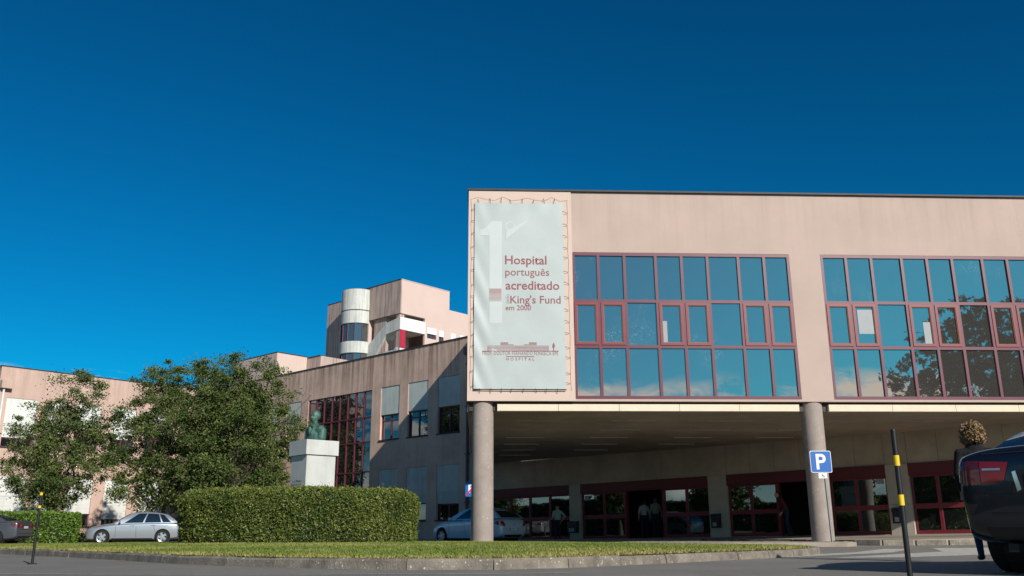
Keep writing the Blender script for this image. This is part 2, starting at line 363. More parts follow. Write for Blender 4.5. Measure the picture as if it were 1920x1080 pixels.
for t in ts:
    rings.append(len(lb.v)); lb.v += [(cx+(x-cx)*t, cy+(y-cy)*t, lawn_z(x, y, t)+.012*mnoise.noise(Vector((x*t*.9, y*t*.9, 1)))*(t < 1)) for x, y in lawn_in]
n = len(lawn_in)
for a, b in zip(rings, rings[1:]):
    for k in range(n): lb.f.append((a+k, a+(k+1) % n, b+(k+1) % n, b+k)); lb.mi.append(0)
lb.f.append(tuple(rings[-1]+k for k in range(n))); lb.mi.append(0)
lawn = tag(lb.build('lawn', M_soil, smooth=True), 'mown grass island with a concrete kerb round it', 'lawn', kind='structure')
kerb(lawn, islo, .115, .13, 1.0)
def lawn_param(x, y):    # inside? returns radial parameter t
    a = math.atan2(y-cy, x-cx); return a
ang = np.array([math.atan2(y-cy, x-cx) for x, y in lawn_in]); rad_ = np.array([math.hypot(x-cx, y-cy) for x, y in lawn_in]); o_ = np.argsort(ang); angS, radS = ang[o_], rad_[o_]
def blades(n):
    r = np.random.default_rng(11); pts = []
    X = r.uniform(-17.5, 6.2, n*6); u = r.uniform(0, 1, n*6); Y = 10.2*(34/10.2)**u
    d = np.hypot(X-cx, Y-cy); t = d/np.interp(np.arctan2(Y-cy, X-cx), angS, radS, period=2*math.pi)
    k = (t < .999) & (np.abs(X) < .60*Y+.4); X, Y, t = X[k][:n], Y[k][:n], t[k][:n]
    return X, Y, t, r
def quads_mesh(name, V, F_, attr, M, parent=None, kind=None):
    me = bpy.data.meshes.new(name); nv, nf, k = len(V), len(F_), F_.shape[1]
    me.vertices.add(nv); me.vertices.foreach_set('co', V.astype(np.float32).ravel())
    me.loops.add(nf*k); me.loops.foreach_set('vertex_index', F_.astype(np.int32).ravel())
    me.polygons.add(nf); me.polygons.foreach_set('loop_start', (np.arange(nf)*k).astype(np.int32)); me.polygons.foreach_set('loop_total', np.full(nf, k, np.int32))
    a = me.attributes.new('rnd', 'FLOAT', 'FACE'); a.data.foreach_set('value', attr.astype(np.float32))
    me.materials.append(M); me.update(calc_edges=True)
    return link(name, me, parent)
X, Y, t, r = blades(150000); n = len(X)
Z = .118+.06*(1-t*t)-.005
patch = np.array([mnoise.noise(Vector((x*.35, y*.35, 4))) + .5*mnoise.noise(Vector((x*1.4, y*1.4, 9))) for x, y in zip(X[::1], Y[::1])])
h = r.uniform(.016, .045, n)*(1+.35*patch); w = r.uniform(.005, .011, n)*(1+Y/40); th = r.uniform(0, math.pi, n); lx, ly = r.normal(0, .022, n), r.normal(0, .022, n)
V = np.empty((n, 3, 3)); V[:, 0] = np.c_[X-w*np.cos(th), Y-w*np.sin(th), Z]; V[:, 1] = np.c_[X+w*np.cos(th), Y+w*np.sin(th), Z]; V[:, 2] = np.c_[X+lx, Y+ly, Z+h]
edge = np.clip((t-.90)/.1, 0, 1)*.45
gr = quads_mesh('grass', V.reshape(-1, 3), np.arange(n*3).reshape(n, 3), np.clip(.28+.55*patch+r.normal(0, .2, n)+edge, 0, 1), M_blade)
tag(gr, 'short patchy green and straw coloured grass on the island', 'grass', kind='stuff')

# column strip, pavement along the entrance, far verge
strip = [(3.3, 26.3), (6.2, 25.7), (9.2, 25.55), (9.75, 26.3), (9.85, 27.6), (9.5, 29.0), (6, 29.2), (3.3, 29.4)]
st = MB(); st.prism(strip, .0, .122); sto = tag(st.build('column_pavement', M_pave), 'narrow raised kerbed strip carrying the front columns', 'pavement', kind='structure'); kerb(sto, strip, .135, .14, .95)
def Ep(u, o): q = Ew.p(u, 0, o); return (q[0], q[1])
pav = [Ep(-1, 2.6), Ep(16.0, 2.6), Ep(19.3, 3.4), (10.4, 28.0), (10.9, 27.45), (24, 28.1), Ep(33, .0), Ep(-1, .0)]
pb = MB(); n = len(pav)
def pz(x, y):
    d = (Vector((x, y, 0))-Ew.O); w_ = max(0, min(1, 1-d.dot(Ew.n)/2.6)); return .145 + w_*(.03+.0100*(d.dot(Ew.t)-12))
pb.v = [(x, y, -.02) for x, y in pav] + [(x, y, pz(x, y)) for x, y in pav]
pb.f = [(k, (k+1) % n, n+(k+1) % n, n+k) for k in range(n)] + [tuple(range(n, 2*n))]; pb.mi = [0]*len(pb.f)
pvo = tag(pb.build('pavement', M_pave), 'paved footway along the hospital entrance doors', 'pavement', kind='structure')
r = random.Random(5)
for k in range(4):
    a, b = np.array(pav[k+1]), np.array(pav[k+2]) ; L_ = np.linalg.norm(b-a); m_ = max(1, round(L_/1.0)); nr = np.array([(b-a)[1], -(b-a)[0]])/L_
    for q in range(min(m_, 14)):
        p0, p1 = a+(b-a)*(q/m_+.004), a+(b-a)*((q+1)/m_-.004); p0, p1 = p0+nr*.05, p1+nr*.05; i0, i1 = p0-nr*.16, p1-nr*.16; hz = pz(*p0)+.006+r.uniform(0, .006)
        MB().hexa([(*p0, -.02), (*p1, -.02), (*i1, -.02), (*i0, -.02), (*p0, hz), (*p1, hz), (*i1, hz), (*i0, hz)]).build('kerb_stone', M_kerb, pvo)
def sheet(name, pts, z, M, label): b = MB(); b.poly([(x, y, z) for x, y in pts]); return tag(b.build(name, M), label, 'road marking', kind='structure')
for k, q in enumerate([[(4.35, 14.75), (7.3, 17.9), (9.3, 21.6), (8.75, 21.9), (6.7, 18.2), (4.0, 15.1)], [(4.9, 14.35), (6.0, 14.4), (9.2, 16.6), (12.4, 22.9), (10.2, 22.6), (8.6, 18.6)], [(8.4, 14.9), (9.3, 14.4), (14.2, 22.4), (13.2, 23.0)]]):
    sheet('road_marking', q, .004, M_paint, ['thin worn white paint edge line beside the lawn tip', 'broad worn white paint patch crossing the road by the black car', 'white paint stripe on the road behind the black car'][k])
sheet('road_marking', [(-5.6, 9.75), (-3.0, 9.36), (-1.2, 9.22), (.6, 9.3), (.6, 9.37), (-1.2, 9.29), (-3.0, 9.44), (-5.55, 9.83)], .004, M_paint, 'thin faded white line along the road at the bottom edge')
sheet('road_marking', [(-13.5, 19.0), (-8.6, 15.3), (-8.5, 15.42), (-13.4, 19.15)], .004, M_paint, 'thin faded white line beside the kerb behind the striped post')

# ------------------------------------------------------------------ entrance block (front facade on columns)
FZ0, FZ1 = 4.33, 11.24
eb = thing('entrance_block', F.p(9, 0), 'pink upper storey on round columns with blue glass window bands', 'building')
WIN = [(3.26, 10.40), (11.43, 18.57), (19.6, 22.9)]
holes = [(a, b, 4.40, 9.17) for a, b in WIN]
wallF = holes_wall(F, 3.27, 23.5, FZ0, FZ1, [(max(a, 3.28), b, c, d) for a, b, c, d in holes]).build('wall', M_f, eb)
pn = MB().wb(F, -.08, 3.268, FZ0, FZ1, -.30, .045).build('end_panel', M_fp, eb)
# body behind the facade: end wall runs back to the side wing, roof and floor slab
A = Vector(F.p(-.075, 0, -.02)); Bp = Vector(Lw.p(.49, 0)); Cc = Vector(Lw.p(30.4, 0)); D = Vector(F.p(21.2, 0, -.31)); A2 = Vector(F.p(-.075, 0, -.31))
bd = MB()
bd.prism([(A2.x, A2.y), (D.x, D.y), (Cc.x, Cc.y), (Bp.x, Bp.y)], 4.12, 11.15)
bd.build('rear_body', M_f, eb)
cp_ = MB(); cp_.wb(F, -.12, 23.5, FZ1+.002, FZ1+.06, -.34, .085); cp_.build('roof_coping', M_cop, eb)
MB().prism([(A2.x-.04, A2.y), (A2.x+.25, A2.y), (Bp.x+.25, Bp.y), (Bp.x-.04, Bp.y)], 11.152, 11.235).build('roof_coping', M_cop, eb)
# soffit (with light strips) and cream fascia
sf = MB(); o0 = Vector(F.p(-.07, 0, -.32)); o1 = Vector(F.p(21.2, 0, -.32))
sf.prism([(o0.x, o0.y), (o1.x, o1.y), (Cc.x, Cc.y), (Bp.x, Bp.y)], 4.04, 4.115)
soff = sf.build('soffit', M_soff, eb)
COLS = [(.41, .335), (10.80, .335)]
for u0, u1 in ((.85, 10.33), (11.27, 21.5)):
    n = 5 if u1 < 11 else 5
    for k in range(n):
        a, b = u0+(u1-u0)*k/n, u0+(u1-u0)*(k+1)/n
        MB().wb(F, a+.006, b-.006, 4.045, 4.255, -.31, -.10).build('fascia_board', M_fas, eb)
MB().wb(F, -.07, 23.4, 4.257, 4.328, -.31, -.22).build('shadow_gap', M_cop, eb)
cdir = (Bp-A2).normalized(); fd = F.t
for i in range(6):
    for j in range(6):
        p = Vector(F.p(2.2+3.3*i, 0, -2.4-2.7*j))
        if (p-Ew.O).dot(Ew.n) < 1.3: continue
        d = fd*.75; w_ = F.n*.05
        MB().hexa([tuple(Vector((q.x, q.y, z))) for z in (4.012, 4.045) for q in (p-d+w_, p+d+w_, p+d-w_, p-d-w_)]).build('light_strip', M_lamp, soff)
for u, rr in COLS:
    q = F.p(u, 0, -.36); zb = .10
    b = MB(); b.lathe([(0, zb), (rr, zb), (rr*1.0, 1.0), (rr, 4.0), (rr, 4.31), (0, 4.31)], 40, (q[0], q[1], 0)); b.build('column', M_colm, eb, smooth=True)
    MB().wb(F, u-.42, u+.42, 4.05, 4.312, -.80, -.22).build('column_head', M_cop, eb)
for u in (20.9,):
    q = F.p(u, 0, -.36); MB().lathe([(0, .1), (.335, .1), (.335, 4.05), (0, 4.05)], 40, (q[0], q[1], 0)).build('column', M_colm, eb, smooth=True)
# window bands
def band_window(u0, u1, seed):
    wE = link('window', None, eb)
    zs = [4.40, 6.06, 7.545, 9.17]; ws = [.85, .85, 1.02, .85, .85, 1.02, .85, .85]; sc = (u1-u0)/sum(ws) if u1-u0 > 7 else 1
    us = [u0]
    for w_ in ws:
        if us[-1]+w_*sc <= u1+.01: us.append(us[-1]+w_*sc)
    us[-1] = u1
    fr_o, bk = .0, -.09
    for k, u in enumerate(us):
        e_ = .045 if 0 < k < len(us)-1 else .06
        a, b = (u-e_, u+e_) if 0 < k < len(us)-1 else ((u+.002, u+2*e_-.03) if k == 0 else (u-2*e_+.03, u-.002))
        MB().wb(F, a, b, zs[0]+.004, zs[-1]-.004, bk, fr_o).build('mullion', M_red, wE)
    for k, z in enumerate(zs):
        a, b = (z-.05, z+.05) if 0 < k < 3 else ((z+.006, z+.10) if k == 0 else (z-.11, z-.006))
        MB().wb(F, us[0]+.05, us[-1]-.05, a, b, bk+.002, fr_o-.003).build('transom', M_red, wE)
    for i in range(len(us)-1):
        for j in range(3):
            a, b, c, d = us[i]+.04, us[i+1]-.04, zs[j]+.045, zs[j+1]-.045
            if j == 1 and i in (0, 1, 3, 4, 6, 7):
                s_ = MB(); t_ = .085
                for (p, q, r_, s2) in ((a+.006, a+t_, c+.006, d-.006), (b-t_, b-.006, c+.006, d-.006), (a+t_, b-t_, c+.006, c+t_), (a+t_, b-t_, d-t_, d-.006)): s_.wb(F, p, q, r_, s2, -.05, .022)
                s_.build('sash', M_sash, wE)
                k_ = MB(); e_ = .018
                for (p, q, r_, s2) in ((a+t_, a+t_+e_, c+t_, d-t_), (b-t_-e_, b-t_, c+t_, d-t_), (a+t_+e_, b-t_-e_, c+t_, c+t_+e_), (a+t_+e_, b-t_-e_, d-t_-e_, d-t_)): k_.wb(F, p, q, r_, s2, -.045, .006)
                k_.build('gasket', M_gask, wE)
                pane(F, a+t_, b-t_, c+t_, d-t_, -.03, G_front, wE)
            else: pane(F, a, b, c, d, -.055, G_front, wE)
    return wE, us, zs
w1, us1, zs1 = band_window(*WIN[0], 1); w2, us2, zs2 = band_window(*WIN[1], 2); w3, _, _ = band_window(*WIN[2], 3)
for (wE, a, b, c, d) in ((w1, us1[3]+.13, us1[3]+.28, 6.19, 6.9), (w2, us2[1]+.20, us2[2]-.15, 6.52, 7.32), (w2, us2[3]+.46, us2[4]-.15, 6.2, 6.92)):
    MB().wb(F, a, b, c, d, -.028, -.022).build('paper_sheet', M_paper, wE)

# ------------------------------------------------------------------ banner
ban = thing('hanging_banner', F.p(1.57, 4.68, .1), 'pale tall laced vinyl banner with burgundy lettering on the facade', 'banner')
def sheet_off(u0, z):
    a, b = (u0-.115)/2.875, (z-4.69)/6.12
    return .095 + .008*mnoise.noise(Vector((u0*1.2+z*.9, z*.35, 2))) + .020*math.exp(-(a/.15)**2)*math.sin((z*1.0+u0*2.2)*5.2)*(.35+.65/(1+math.exp((z-8.2)*5))) + .005*math.sin(9*a*math.pi)*math.exp(-(1-b)*18)
bb = MB(); nu, nz = 44, 96
for j in range(nz+1):
    for i in range(nu+1):
        a, b = i/nu, j/nz; u0 = .115+(2.99-.115)*a; z = 4.69+(10.81-4.69)*b
        wr = sheet_off(u0, z)
        bb.v.append(F.p(u0, z, wr))
for j in range(nz):
    for i in range(nu): k = j*(nu+1)+i; bb.f.append((k, k+1, k+nu+2, k+nu+1)); bb.mi.append(0)
bb.build('sheet', M_ban, ban, smooth=True)
BO = .124
def FS(u, z, d=.006): return F.p(u, z, sheet_off(u, z)+d)
def FP(x, y, o=BO):
    u, z = F.uz(x, y, o); return u, z
def text(s, x0, x1, ybase, M, bold=0, name='lettering', cap=None, rot=0, parent=ban, spacing=1):
    cu = bpy.data.curves.new(name, 'FONT'); cu.body = s; cu.offset = bold; cu.resolution_u = 3; cu.space_character = spacing
    o = bpy.data.objects.new('t', cu); col.objects.link(o); dg = bpy.context.evaluated_depsgraph_get(); me = bpy.data.meshes.new_from_object(o.evaluated_get(dg)); bpy.data.objects.remove(o)
    vs_ = np.array([v.co for v in me.vertices]); mn, mx_ = vs_.min(0), vs_.max(0)
    if rot == 0:
        u0, zb = FP(x0, ybase); u1, _ = FP(x1, ybase); sx_ = (u1-u0)/(mx_[0]-mn[0]); sz = sx_ if cap is None else cap
        for v in me.vertices: v.co = FS(u0+(v.co.x-mn[0])*sx_, zb+v.co.y*sz)
    else:
        u1, zb = FP(x1, ybase); _, zt = FP(x1, rot); sx_ = (zt-zb)/(mx_[0]-mn[0])
        for v in me.vertices: v.co = FS(u1-v.co.y*sx_, zb+(v.co.x-mn[0])*sx_)
    me.materials.clear(); me.materials.append(M)
    return link(name, me, parent)
text('Hospital', 947, 1025, 494.5, M_ink, .014); text('português', 947.5, 1030, 516, M_ink, .002); text('acreditado', 948, 1049, 542, M_ink, .014)
text("King's Fund", 957, 1051.5, 568, M_ink, .008); text('em 2000', 948, 996, 581, M_ink, .006); text('pelo', 948, 955, 568, M_inkg, .0, rot=551)
text('PROF. DOUTOR FERNANDO FONSECA EPE', 904.5, 1047, 665.2, M_inkl, -.004, cap=.17, spacing=1.05); text('HOSPITAL', 949.5, 1002, 675.5, M_ink, .004, spacing=1.7)
def bp_(pts, M, name, o=.120):
    b = MB(); b.poly([FS(*FP(x, y, o), .005 if o < .1205 else (.0075 if o < .125 else .010)) for x, y in pts]); return b.build(name, M, ban)
nb = MB()
nb.poly([FS(*FP(x, y), .003) for x, y in [(917.6, 441), (900, 441), (900, 430), (908, 428), (914, 423), (917.6, 419)][::-1]])
for k in range(40):
    y0, y1 = 414+k*4.8, 414+(k+1)*4.8; x0 = lambda y: max(917.6, 921-(y-414)*.7)
    nb.poly([FS(*FP(x, y), .005) for x, y in ((x0(y1), y1), (941.3, y1), (941.4, y0), (x0(y0), y0))])
nb.build('numeral', M_banl, ban)
circ = [(957+9.3*math.cos(a), 423+9*math.sin(a)) for a in np.linspace(0, 2*math.pi, 24, endpoint=False)]
rg = MB()
for k in range(24):
    a, b = circ[k], circ[(k+1) % 24]; sc = lambda p: (957+(p[0]-957)*.72, 423+(p[1]-423)*.72)
    rg.poly([FS(*FP(*q, .120), .003) for q in (sc(a), sc(b), b, a)])
rg.build('ring_mark', M_banl, ban)
bp_([(948, 449), (949.5, 433), (998, 407)], M_banl, 'arm_mark', .13)
for k in range(11): bp_([(917.5, 541+k*2.25), (940.5, 541+k*2.25), (940.5, 542.3+k*2.25-.05*k), (917.5, 542.3+k*2.25-.05*k)][::-1], M_ink, 'dash_line', .121)
for k, (a, b, y) in enumerate([(914, 1029.5, 648), (914, 1029.5, 650.5), (914, 1029.5, 653), (914, 1029.5, 655.4), (938.5, 963, 645.6), (938.5, 953, 641.8), (938.5, 953, 643.6), (982.5, 1006.5, 645.6), (992, 1006.5, 641.8), (992, 1006.5, 643.6)]):
    bp_([(a, y+.95), (b, y+.95), (b, y), (a, y)], M_ink, 'logo_bar', .121)
bp_([(904, 658.6), (1047.5, 658.6), (1047.5, 657.4), (904, 657.4)], M_ink, 'logo_ground', .121); bp_([(949, 669), (1002, 669), (1002, 667.8), (949, 667.8)], M_ink, 'logo_rule', .121)
bp_([(1037.4, 657), (1038.8, 657), (1038.8, 653), (1040.4, 650), (1040.2, 646), (1038.2, 642), (1036.2, 646), (1035.8, 650), (1037.4, 653)], M_ink, 'logo_tree', .121)
r = random.Random(8)
for side in ('l', 'r', 't', 'b'):
    n = 15 if side in 'lr' else 8
    for k in range(n):
        q = (k+.35)/n + r.uniform(-.01, .01)
        if side == 'l': a, b = (.125, 4.7+6.1*q), (-.0+r.uniform(-.01, .03), 4.68+6.1*q+r.uniform(-.05, .03))
        elif side == 'r': a, b = (2.98, 4.7+6.1*q), (3.13+r.uniform(-.02, .02), 4.66+6.1*q+r.uniform(-.05, .04))
        elif side == 't': a, b = (.15+2.8*q, 10.79), (.15+2.8*q+r.uniform(-.04, .04), 10.95+r.uniform(-.02, .04))
        else: a, b = (.15+2.8*q, 4.71), (.15+2.8*q+r.uniform(-.05, .05), 4.58+r.uniform(-.03, .02))
        MB().tube([F.p(*a, .11), F.p((a[0]+b[0])/2, (a[1]+b[1])/2, .125), F.p(*b, .062)], .0065, 5).build('lacing_tie', M_tie, ban)
MB().tube([F.p(.12, 4.675, .115), F.p(1.5, 4.665, .12), F.p(2.99, 4.665, .115)], .016, 6).build('bottom_bar', M_tie, ban)
MB().tube([F.p(-.03+i*3.2/12, 10.93+(.10 if i % 3 == 1 else .0)-.03*(i % 2), .065) for i in range(13)], .0035, 5).build('lacing_cord', M_rope, ban)
MB().tube([F.p(3.13+.02*(i % 2), 10.9-i*6.25/15, .06) for i in range(16)], .0035, 5).build('lacing_cord', M_rope, ban)
MB().tube([F.p(.0+.02*(i % 2), 10.9-i*6.25/15, .06) for i in range(16)], .0035, 5).build('lacing_cord', M_rope, ban)

# ------------------------------------------------------------------ entrance front (ground floor, under the soffit)
ef = thing('entrance_hall', Ew.p(12, 0), 'shaded stone entrance wall with dark red glazed doors under the soffit', 'building')
PIL = [(7.24, 7.95), (14.96, 15.88), (22.62, 23.47)]; BAY = [(.6, 7.24), (7.95, 14.96), (15.88, 22.62), (23.47, 30.2)]
for a, b in PIL:
    MB().wb(Ew, a, b, .0, 1.26, -.4, .04).build('pillar', M_stonep, ef)
    MB().wb(Ew, a+.003, b-.003, 1.27, 2.745, -.4, .037).build('pillar', M_stonep, ef)
for a, b in BAY:
    MB().wb(Ew, a+.002, b-.002, 2.30, 2.745, -.3, .06).build('header_band', M_band, ef)
    for k in range(6):
        c, d = a+(b-a)*k/6, a+(b-a)*(k+1)/6
        MB().wb(Ew, c+.006, d-.006, 2.752, 4.10, -.3, rng.uniform(-.004, .004)).build('stone_slab', M_stone, ef)
for a, b in PIL: MB().wb(Ew, a+.006, b-.006, 2.752, 4.10, -.3, .002).build('stone_slab', M_stone, ef)
MB().wb(Ew, .0, 30.2, 2.75, 4.10, -.34, -.012).build('joint_backing', M_dark, ef)
MB().wb(Ew, .0, .60, .0, 4.10, -.3, .02).build('pillar', M_stonep, ef)
def glazing(u0, u1, parent, Mf, Mg, z0=.19, z1=2.296, mid=1.19, o=-.10):
    g_ = link('glazed_screen', None, ef); f_ = MB(); t_ = .055
    for (p, q, r_, s2) in ((u0, u0+t_, z0, z1), (u1-t_, u1, z0, z1), (u0+t_, u1-t_, z0, z0+.13), (u0+t_, u1-t_, z1-.06, z1), (u0+t_, u1-t_, mid-.10, mid+.08)): f_.wb(Ew, p, q, r_, s2, o-.05, o+.03)
    f_.build('frame', Mf, g_)
    pane(Ew, u0+t_, u1-t_, z0+.13, mid-.10, o-.02, Mg, g_, .003); pane(Ew, u0+t_, u1-t_, mid+.08, z1-.06, o-.02, Mg, g_, .003)
    return g_
for k in range(5): glazing(.62+1.323*k, .62+1.323*(k+1)-.004, ef, M_door, G_door)
for a, b in ((7.97, 9.26), (9.265, 10.46), (12.62, 13.80), (13.805, 14.94)): gq = glazing(a, b, ef, M_door, G_door)
for a, b in ((15.90, 16.92), (16.925, 18.10), (20.40, 21.42), (21.425, 22.60)): glazing(a, b, ef, M_door, G_door)
for a, b in ((23.49, 24.42), (24.425, 25.5), (25.505, 26.7), (26.705, 28.0), (28.005, 30.1)): glazing(a, b, ef, M_door, G_door)
for u in (10.50, 12.56, 18.14, 20.34): MB().wb(Ew, u-.03, u+.05, .19, 2.296, -.28, -.06).build('door_jamb', M_door, ef)
MB().wb(Ew, -.2, 30.2, .02, .185, -.42, .015).build('door_sill', M_stonep, ef)
for (u, z) in ((8.12, 2.0), (22.2, 2.05)): MB().wb(Ew, u, u+.26, z, z+.2, -.085, -.08).build('notice', M_paper, ef)
# lobby behind the open doors
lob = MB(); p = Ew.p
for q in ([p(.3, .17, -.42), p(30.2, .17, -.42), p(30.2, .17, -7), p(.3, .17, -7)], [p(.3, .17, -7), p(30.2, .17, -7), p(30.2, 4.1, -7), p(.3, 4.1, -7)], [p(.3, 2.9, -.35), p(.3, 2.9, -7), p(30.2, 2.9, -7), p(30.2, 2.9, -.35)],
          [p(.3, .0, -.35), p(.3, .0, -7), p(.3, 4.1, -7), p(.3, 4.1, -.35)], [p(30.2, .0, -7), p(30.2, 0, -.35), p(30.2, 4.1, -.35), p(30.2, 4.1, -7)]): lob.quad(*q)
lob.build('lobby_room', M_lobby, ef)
for u in (11.0, 12.1): MB().wb(Ew, u, u+.05, .2, 2.3, -3.2, -3.1).build('inner_door_frame', M_door, ef)
# wall bins
BINS = [((7.27, 7.80), (.47, 1.02), 'black wall bin on the pillar beside the woman in a green top'), ((15.14, 15.52), (.56, 1.16), 'black wall bin on the pillar between the two open doorways'), ((22.78, 23.14), (.58, 1.16), 'black wall bin on the pillar behind the striped post')]
for (a, b), (c, d), lab in BINS:
    t_ = thing('wall_bin', Ew.p((a+b)/2, c, .04), lab, 'bin', 'wall bins on the entrance pillars')
    MB().wb(Ew, a, b, c, d-.17, .042, .26).build('bin_body', M_bin, t_)
    MB().hexa([Ew.p(a-.01, d-.168, .29), Ew.p(b+.01, d-.168, .29), Ew.p(b+.01, d-.168, .042), Ew.p(a-.01, d-.168, .042), Ew.p(a-.01, d-.04, .27), Ew.p(b+.01, d-.04, .27), Ew.p(b+.01, d, .042), Ew.p(a-.01, d, .042)]).build('bin_lid', M_bin, t_)
    MB().wb(Ew, a+.08, b-.12, c+.06, c+.22, .261, .264).build('sticker', M_paper, t_)

# ------------------------------------------------------------------ side wing (stained wall behind the hedge)
sw = thing('side_wing', Lw.p(-12, 0), 'stained brown pink side wing with pale shutters and tall red window', 'building')
WU = [(-7.45, -5.72), (-4.93, -3.17), (-2.33, -.52)] + [(-17.58-2.52*k, -15.83-2.52*k) for k in range(4)]
UH = [(a, b, 5.91, 9.15) for a, b in WU]; LH = [(a, b, 1.13, 4.15) for a, b in WU[:3]]
CUR = (-15.03, -8.33, 1.0, 9.11); LOWC = [(-22.5, -16.95, .9, 4.1), (-29.5, -23.4, .9, 4.1)]
UL = -31.5
hol = UH+LH+[CUR]+LOWC
holes_wall(Lw, UL, .6, 0, 11.22, hol, th=.34).build('wall', M_l, sw)
q0, q1 = Lw.p(UL, 0, -.35), Lw.p(.6, 0, -.35); q2, q3 = Lw.p(.6, 0, -13), Lw.p(UL, 0, -13)
MB().prism([q0[:2], q1[:2], q2[:2], q3[:2]], .0, 11.1).build('rear_body', M_roof, sw)
MB().wb(Lw, UL, .55, 11.223, 11.29, -.4, .05).build('roof_coping', M_cop, sw)
def shut_window(W, u0, u1, z0, z1, zp, parent, roll=None, Ms=M_shut, Mf=M_red, kind=0):
    """fixed panel above, glazed window below, optional roller slats"""
    w_ = link('window', None, parent)
    MB().wb(W, u0+.01, u1-.01, zp, z1-.012, -.16, -.035).build('shutter_panel', Ms, w_)
    MB().wb(W, u0-.06, u1+.06, z0-.06, z0+.012, -.2, .055).build('sill', M_cop, w_)
    zt = zp
    if roll:
        n = max(2, round((zp-roll)/.085))
        for k in range(n):
            a = zp-(zp-roll)*(k+1)/n; MB().wb(W, u0+.015, u1-.015, a+.006, zp-(zp-roll)*k/n-.002, -.14, -.075+.012*(k % 2)).build('roller_slat', M_shutw if Ms is M_shutw else M_shut, w_)
        zt = roll
    f_ = MB(); t_ = .06; um = (u0+u1)/2
    for (p, q, r_, s2) in ((u0+.01, u0+t_, z0+.014, zt-.01), (u1-t_, u1-.01, z0+.014, zt-.01), (u0+t_, u1-t_, z0+.014, z0+.07), (u0+t_, u1-t_, zt-.07, zt-.01), (um-.035, um+.035, z0+.07, zt-.07)): f_.wb(W, p, q, r_, s2, -.22, -.14)
    zt2 = zt-.38
    if zt-z0 > 1.2: f_.wb(W, u0+t_, u1-t_, zt2-.03, zt2+.03, -.218, -.142)
    f_.build('frame', Mf, w_)
    if zt-z0 > 1.2:
        for a, b in ((u0+t_, um-.035), (um+.035, u1-t_)): pane(W, a, b, z0+.07, zt2-.03, -.19, G_side, w_); pane(W, a, b, zt2+.03, zt-.07, -.19, G_side, w_)
    else:
        for a, b in ((u0+t_, um-.035), (um+.035, u1-t_)): pane(W, a, b, z0+.07, zt-.07, -.19, G_side, w_)
    return w_
for k, (a, b, c, d) in enumerate(UH): shut_window(Lw, a, b, c, d, 7.44, sw, None)
for k, (a, b, c, d) in enumerate(LH): shut_window(Lw, a, b, c, d, 2.65, sw, [2.2, 2.12, 2.03][k])
def grid_window(W, u0, u1, z0, z1, n, zt, parent, M=M_red, G=G_side):
    w_ = link('window', None, parent)
    for k in range(n+1):
        u = u0+(u1-u0)*k/n; a, b = max(u-.045, u0+.003), min(u+.045, u1-.003); MB().wb(W, a, b, z0+.003, z1-.003, -.2, -.045).build('mullion', M, w_)
    zs = [z0]+zt+[z1]
    for z in zs: a, b = max(z-.04, z0+.005), min(z+.04, z1-.005); MB().wb(W, u0+.04, u1-.04, a, b, -.2, -.05).build('transom', M, w_)
    for k in range(n):
        for a, b in zip(zs, zs[1:]): pane(W, u0+(u1-u0)*k/n+.04, u0+(u1-u0)*(k+1)/n-.04, a+.035, b-.035, -.11, G, w_, .004)
grid_window(Lw, *CUR, 8, [2.5, 4.1, 5.92, 7.45], sw)
for q in LOWC: grid_window(Lw, *q, 6, [2.5], sw)
MB().tube([Lw.p(.22, 10.2, .12), Lw.p(.22, 0, .12)], .085, 10).build('drain_pipe', M_pipe, sw)
MB().wb(Lw, -.03, .47, 10.2, 10.62, .0, .24).build('rain_hopper', M_pipe, sw)
for z in (2, 4.6, 7.2, 9.6): MB().wb(Lw, .10, .34, z, z+.06, .0, .22).build('pipe_bracket', M_pipe, sw)
lm = MB(); u, z = -14.75, 9.45; lm.tube([Lw.p(u, z, .0), Lw.p(u+.02, z+.05, .8)], .025, 6); lm.build('lamp_arm', M_steel, sw)
MB().hexa([Lw.p(u-.1, z-.02, 1.0), Lw.p(u+.14, z-.02, 1.0), Lw.p(u+.14, z-.02, .72), Lw.p(u-.1, z-.02, .72), Lw.p(u-.1, z+.12, .98), Lw.p(u+.14, z+.12, .98), Lw.p(u+.14, z+.12, .72), Lw.p(u-.1, z+.12, .72)]).build('lamp_head', M_steel, sw)

# ------------------------------------------------------------------ left wing
lw = thing('left_wing', LBw.p(6, 0), 'sunlit pink left wing with white shutters behind the trees', 'building')
LBL = 13.9
lu = [(.52, 2.45), (3.05, 4.45), (5.05, 6.75), (7.6, 9.3), (10.1, 11.8)]
UH2 = [(a, b, 6.0, 9.2) for a, b in lu]; LH2 = [(a, b, 1.0, 4.15) for a, b in lu]
holes_wall(LBw, -.05, LBL, 0, 11.22, UH2+LH2, th=.3).build('wall', M_lb, lw)
q = [LBw.p(-.05, 0, -.31), LBw.p(LBL, 0, -.31), LBw.p(LBL, 0, -16), LBw.p(-.05, 0, -16)]
MB().prism([x[:2] for x in q], 0, 11.1).build('rear_body', M_roof, lw)
W2 = Wall(LBw.p(-.05, 0)[:2], R(-42.15)); MB().wb(W2, -16, -.003, 0, 11.2, -.25, .0).build('end_wall', M_l, lw)
MB().wb(LBw, -.1, LBL, 11.223, 11.28, -.35, .05).build('roof_coping', M_cop, lw)
for k, (a, b, c, d) in enumerate(UH2): shut_window(LBw, a, b, c, d, 7.5, lw, [6.62, 7.1, None, 7.0, None][k], M_shutw)
for k, (a, b, c, d) in enumerate(LH2): shut_window(LBw, a, b, c, d, 2.9, lw, [1.9, 1.75, 1.85, 1.5, 2.0][k], M_shutw)
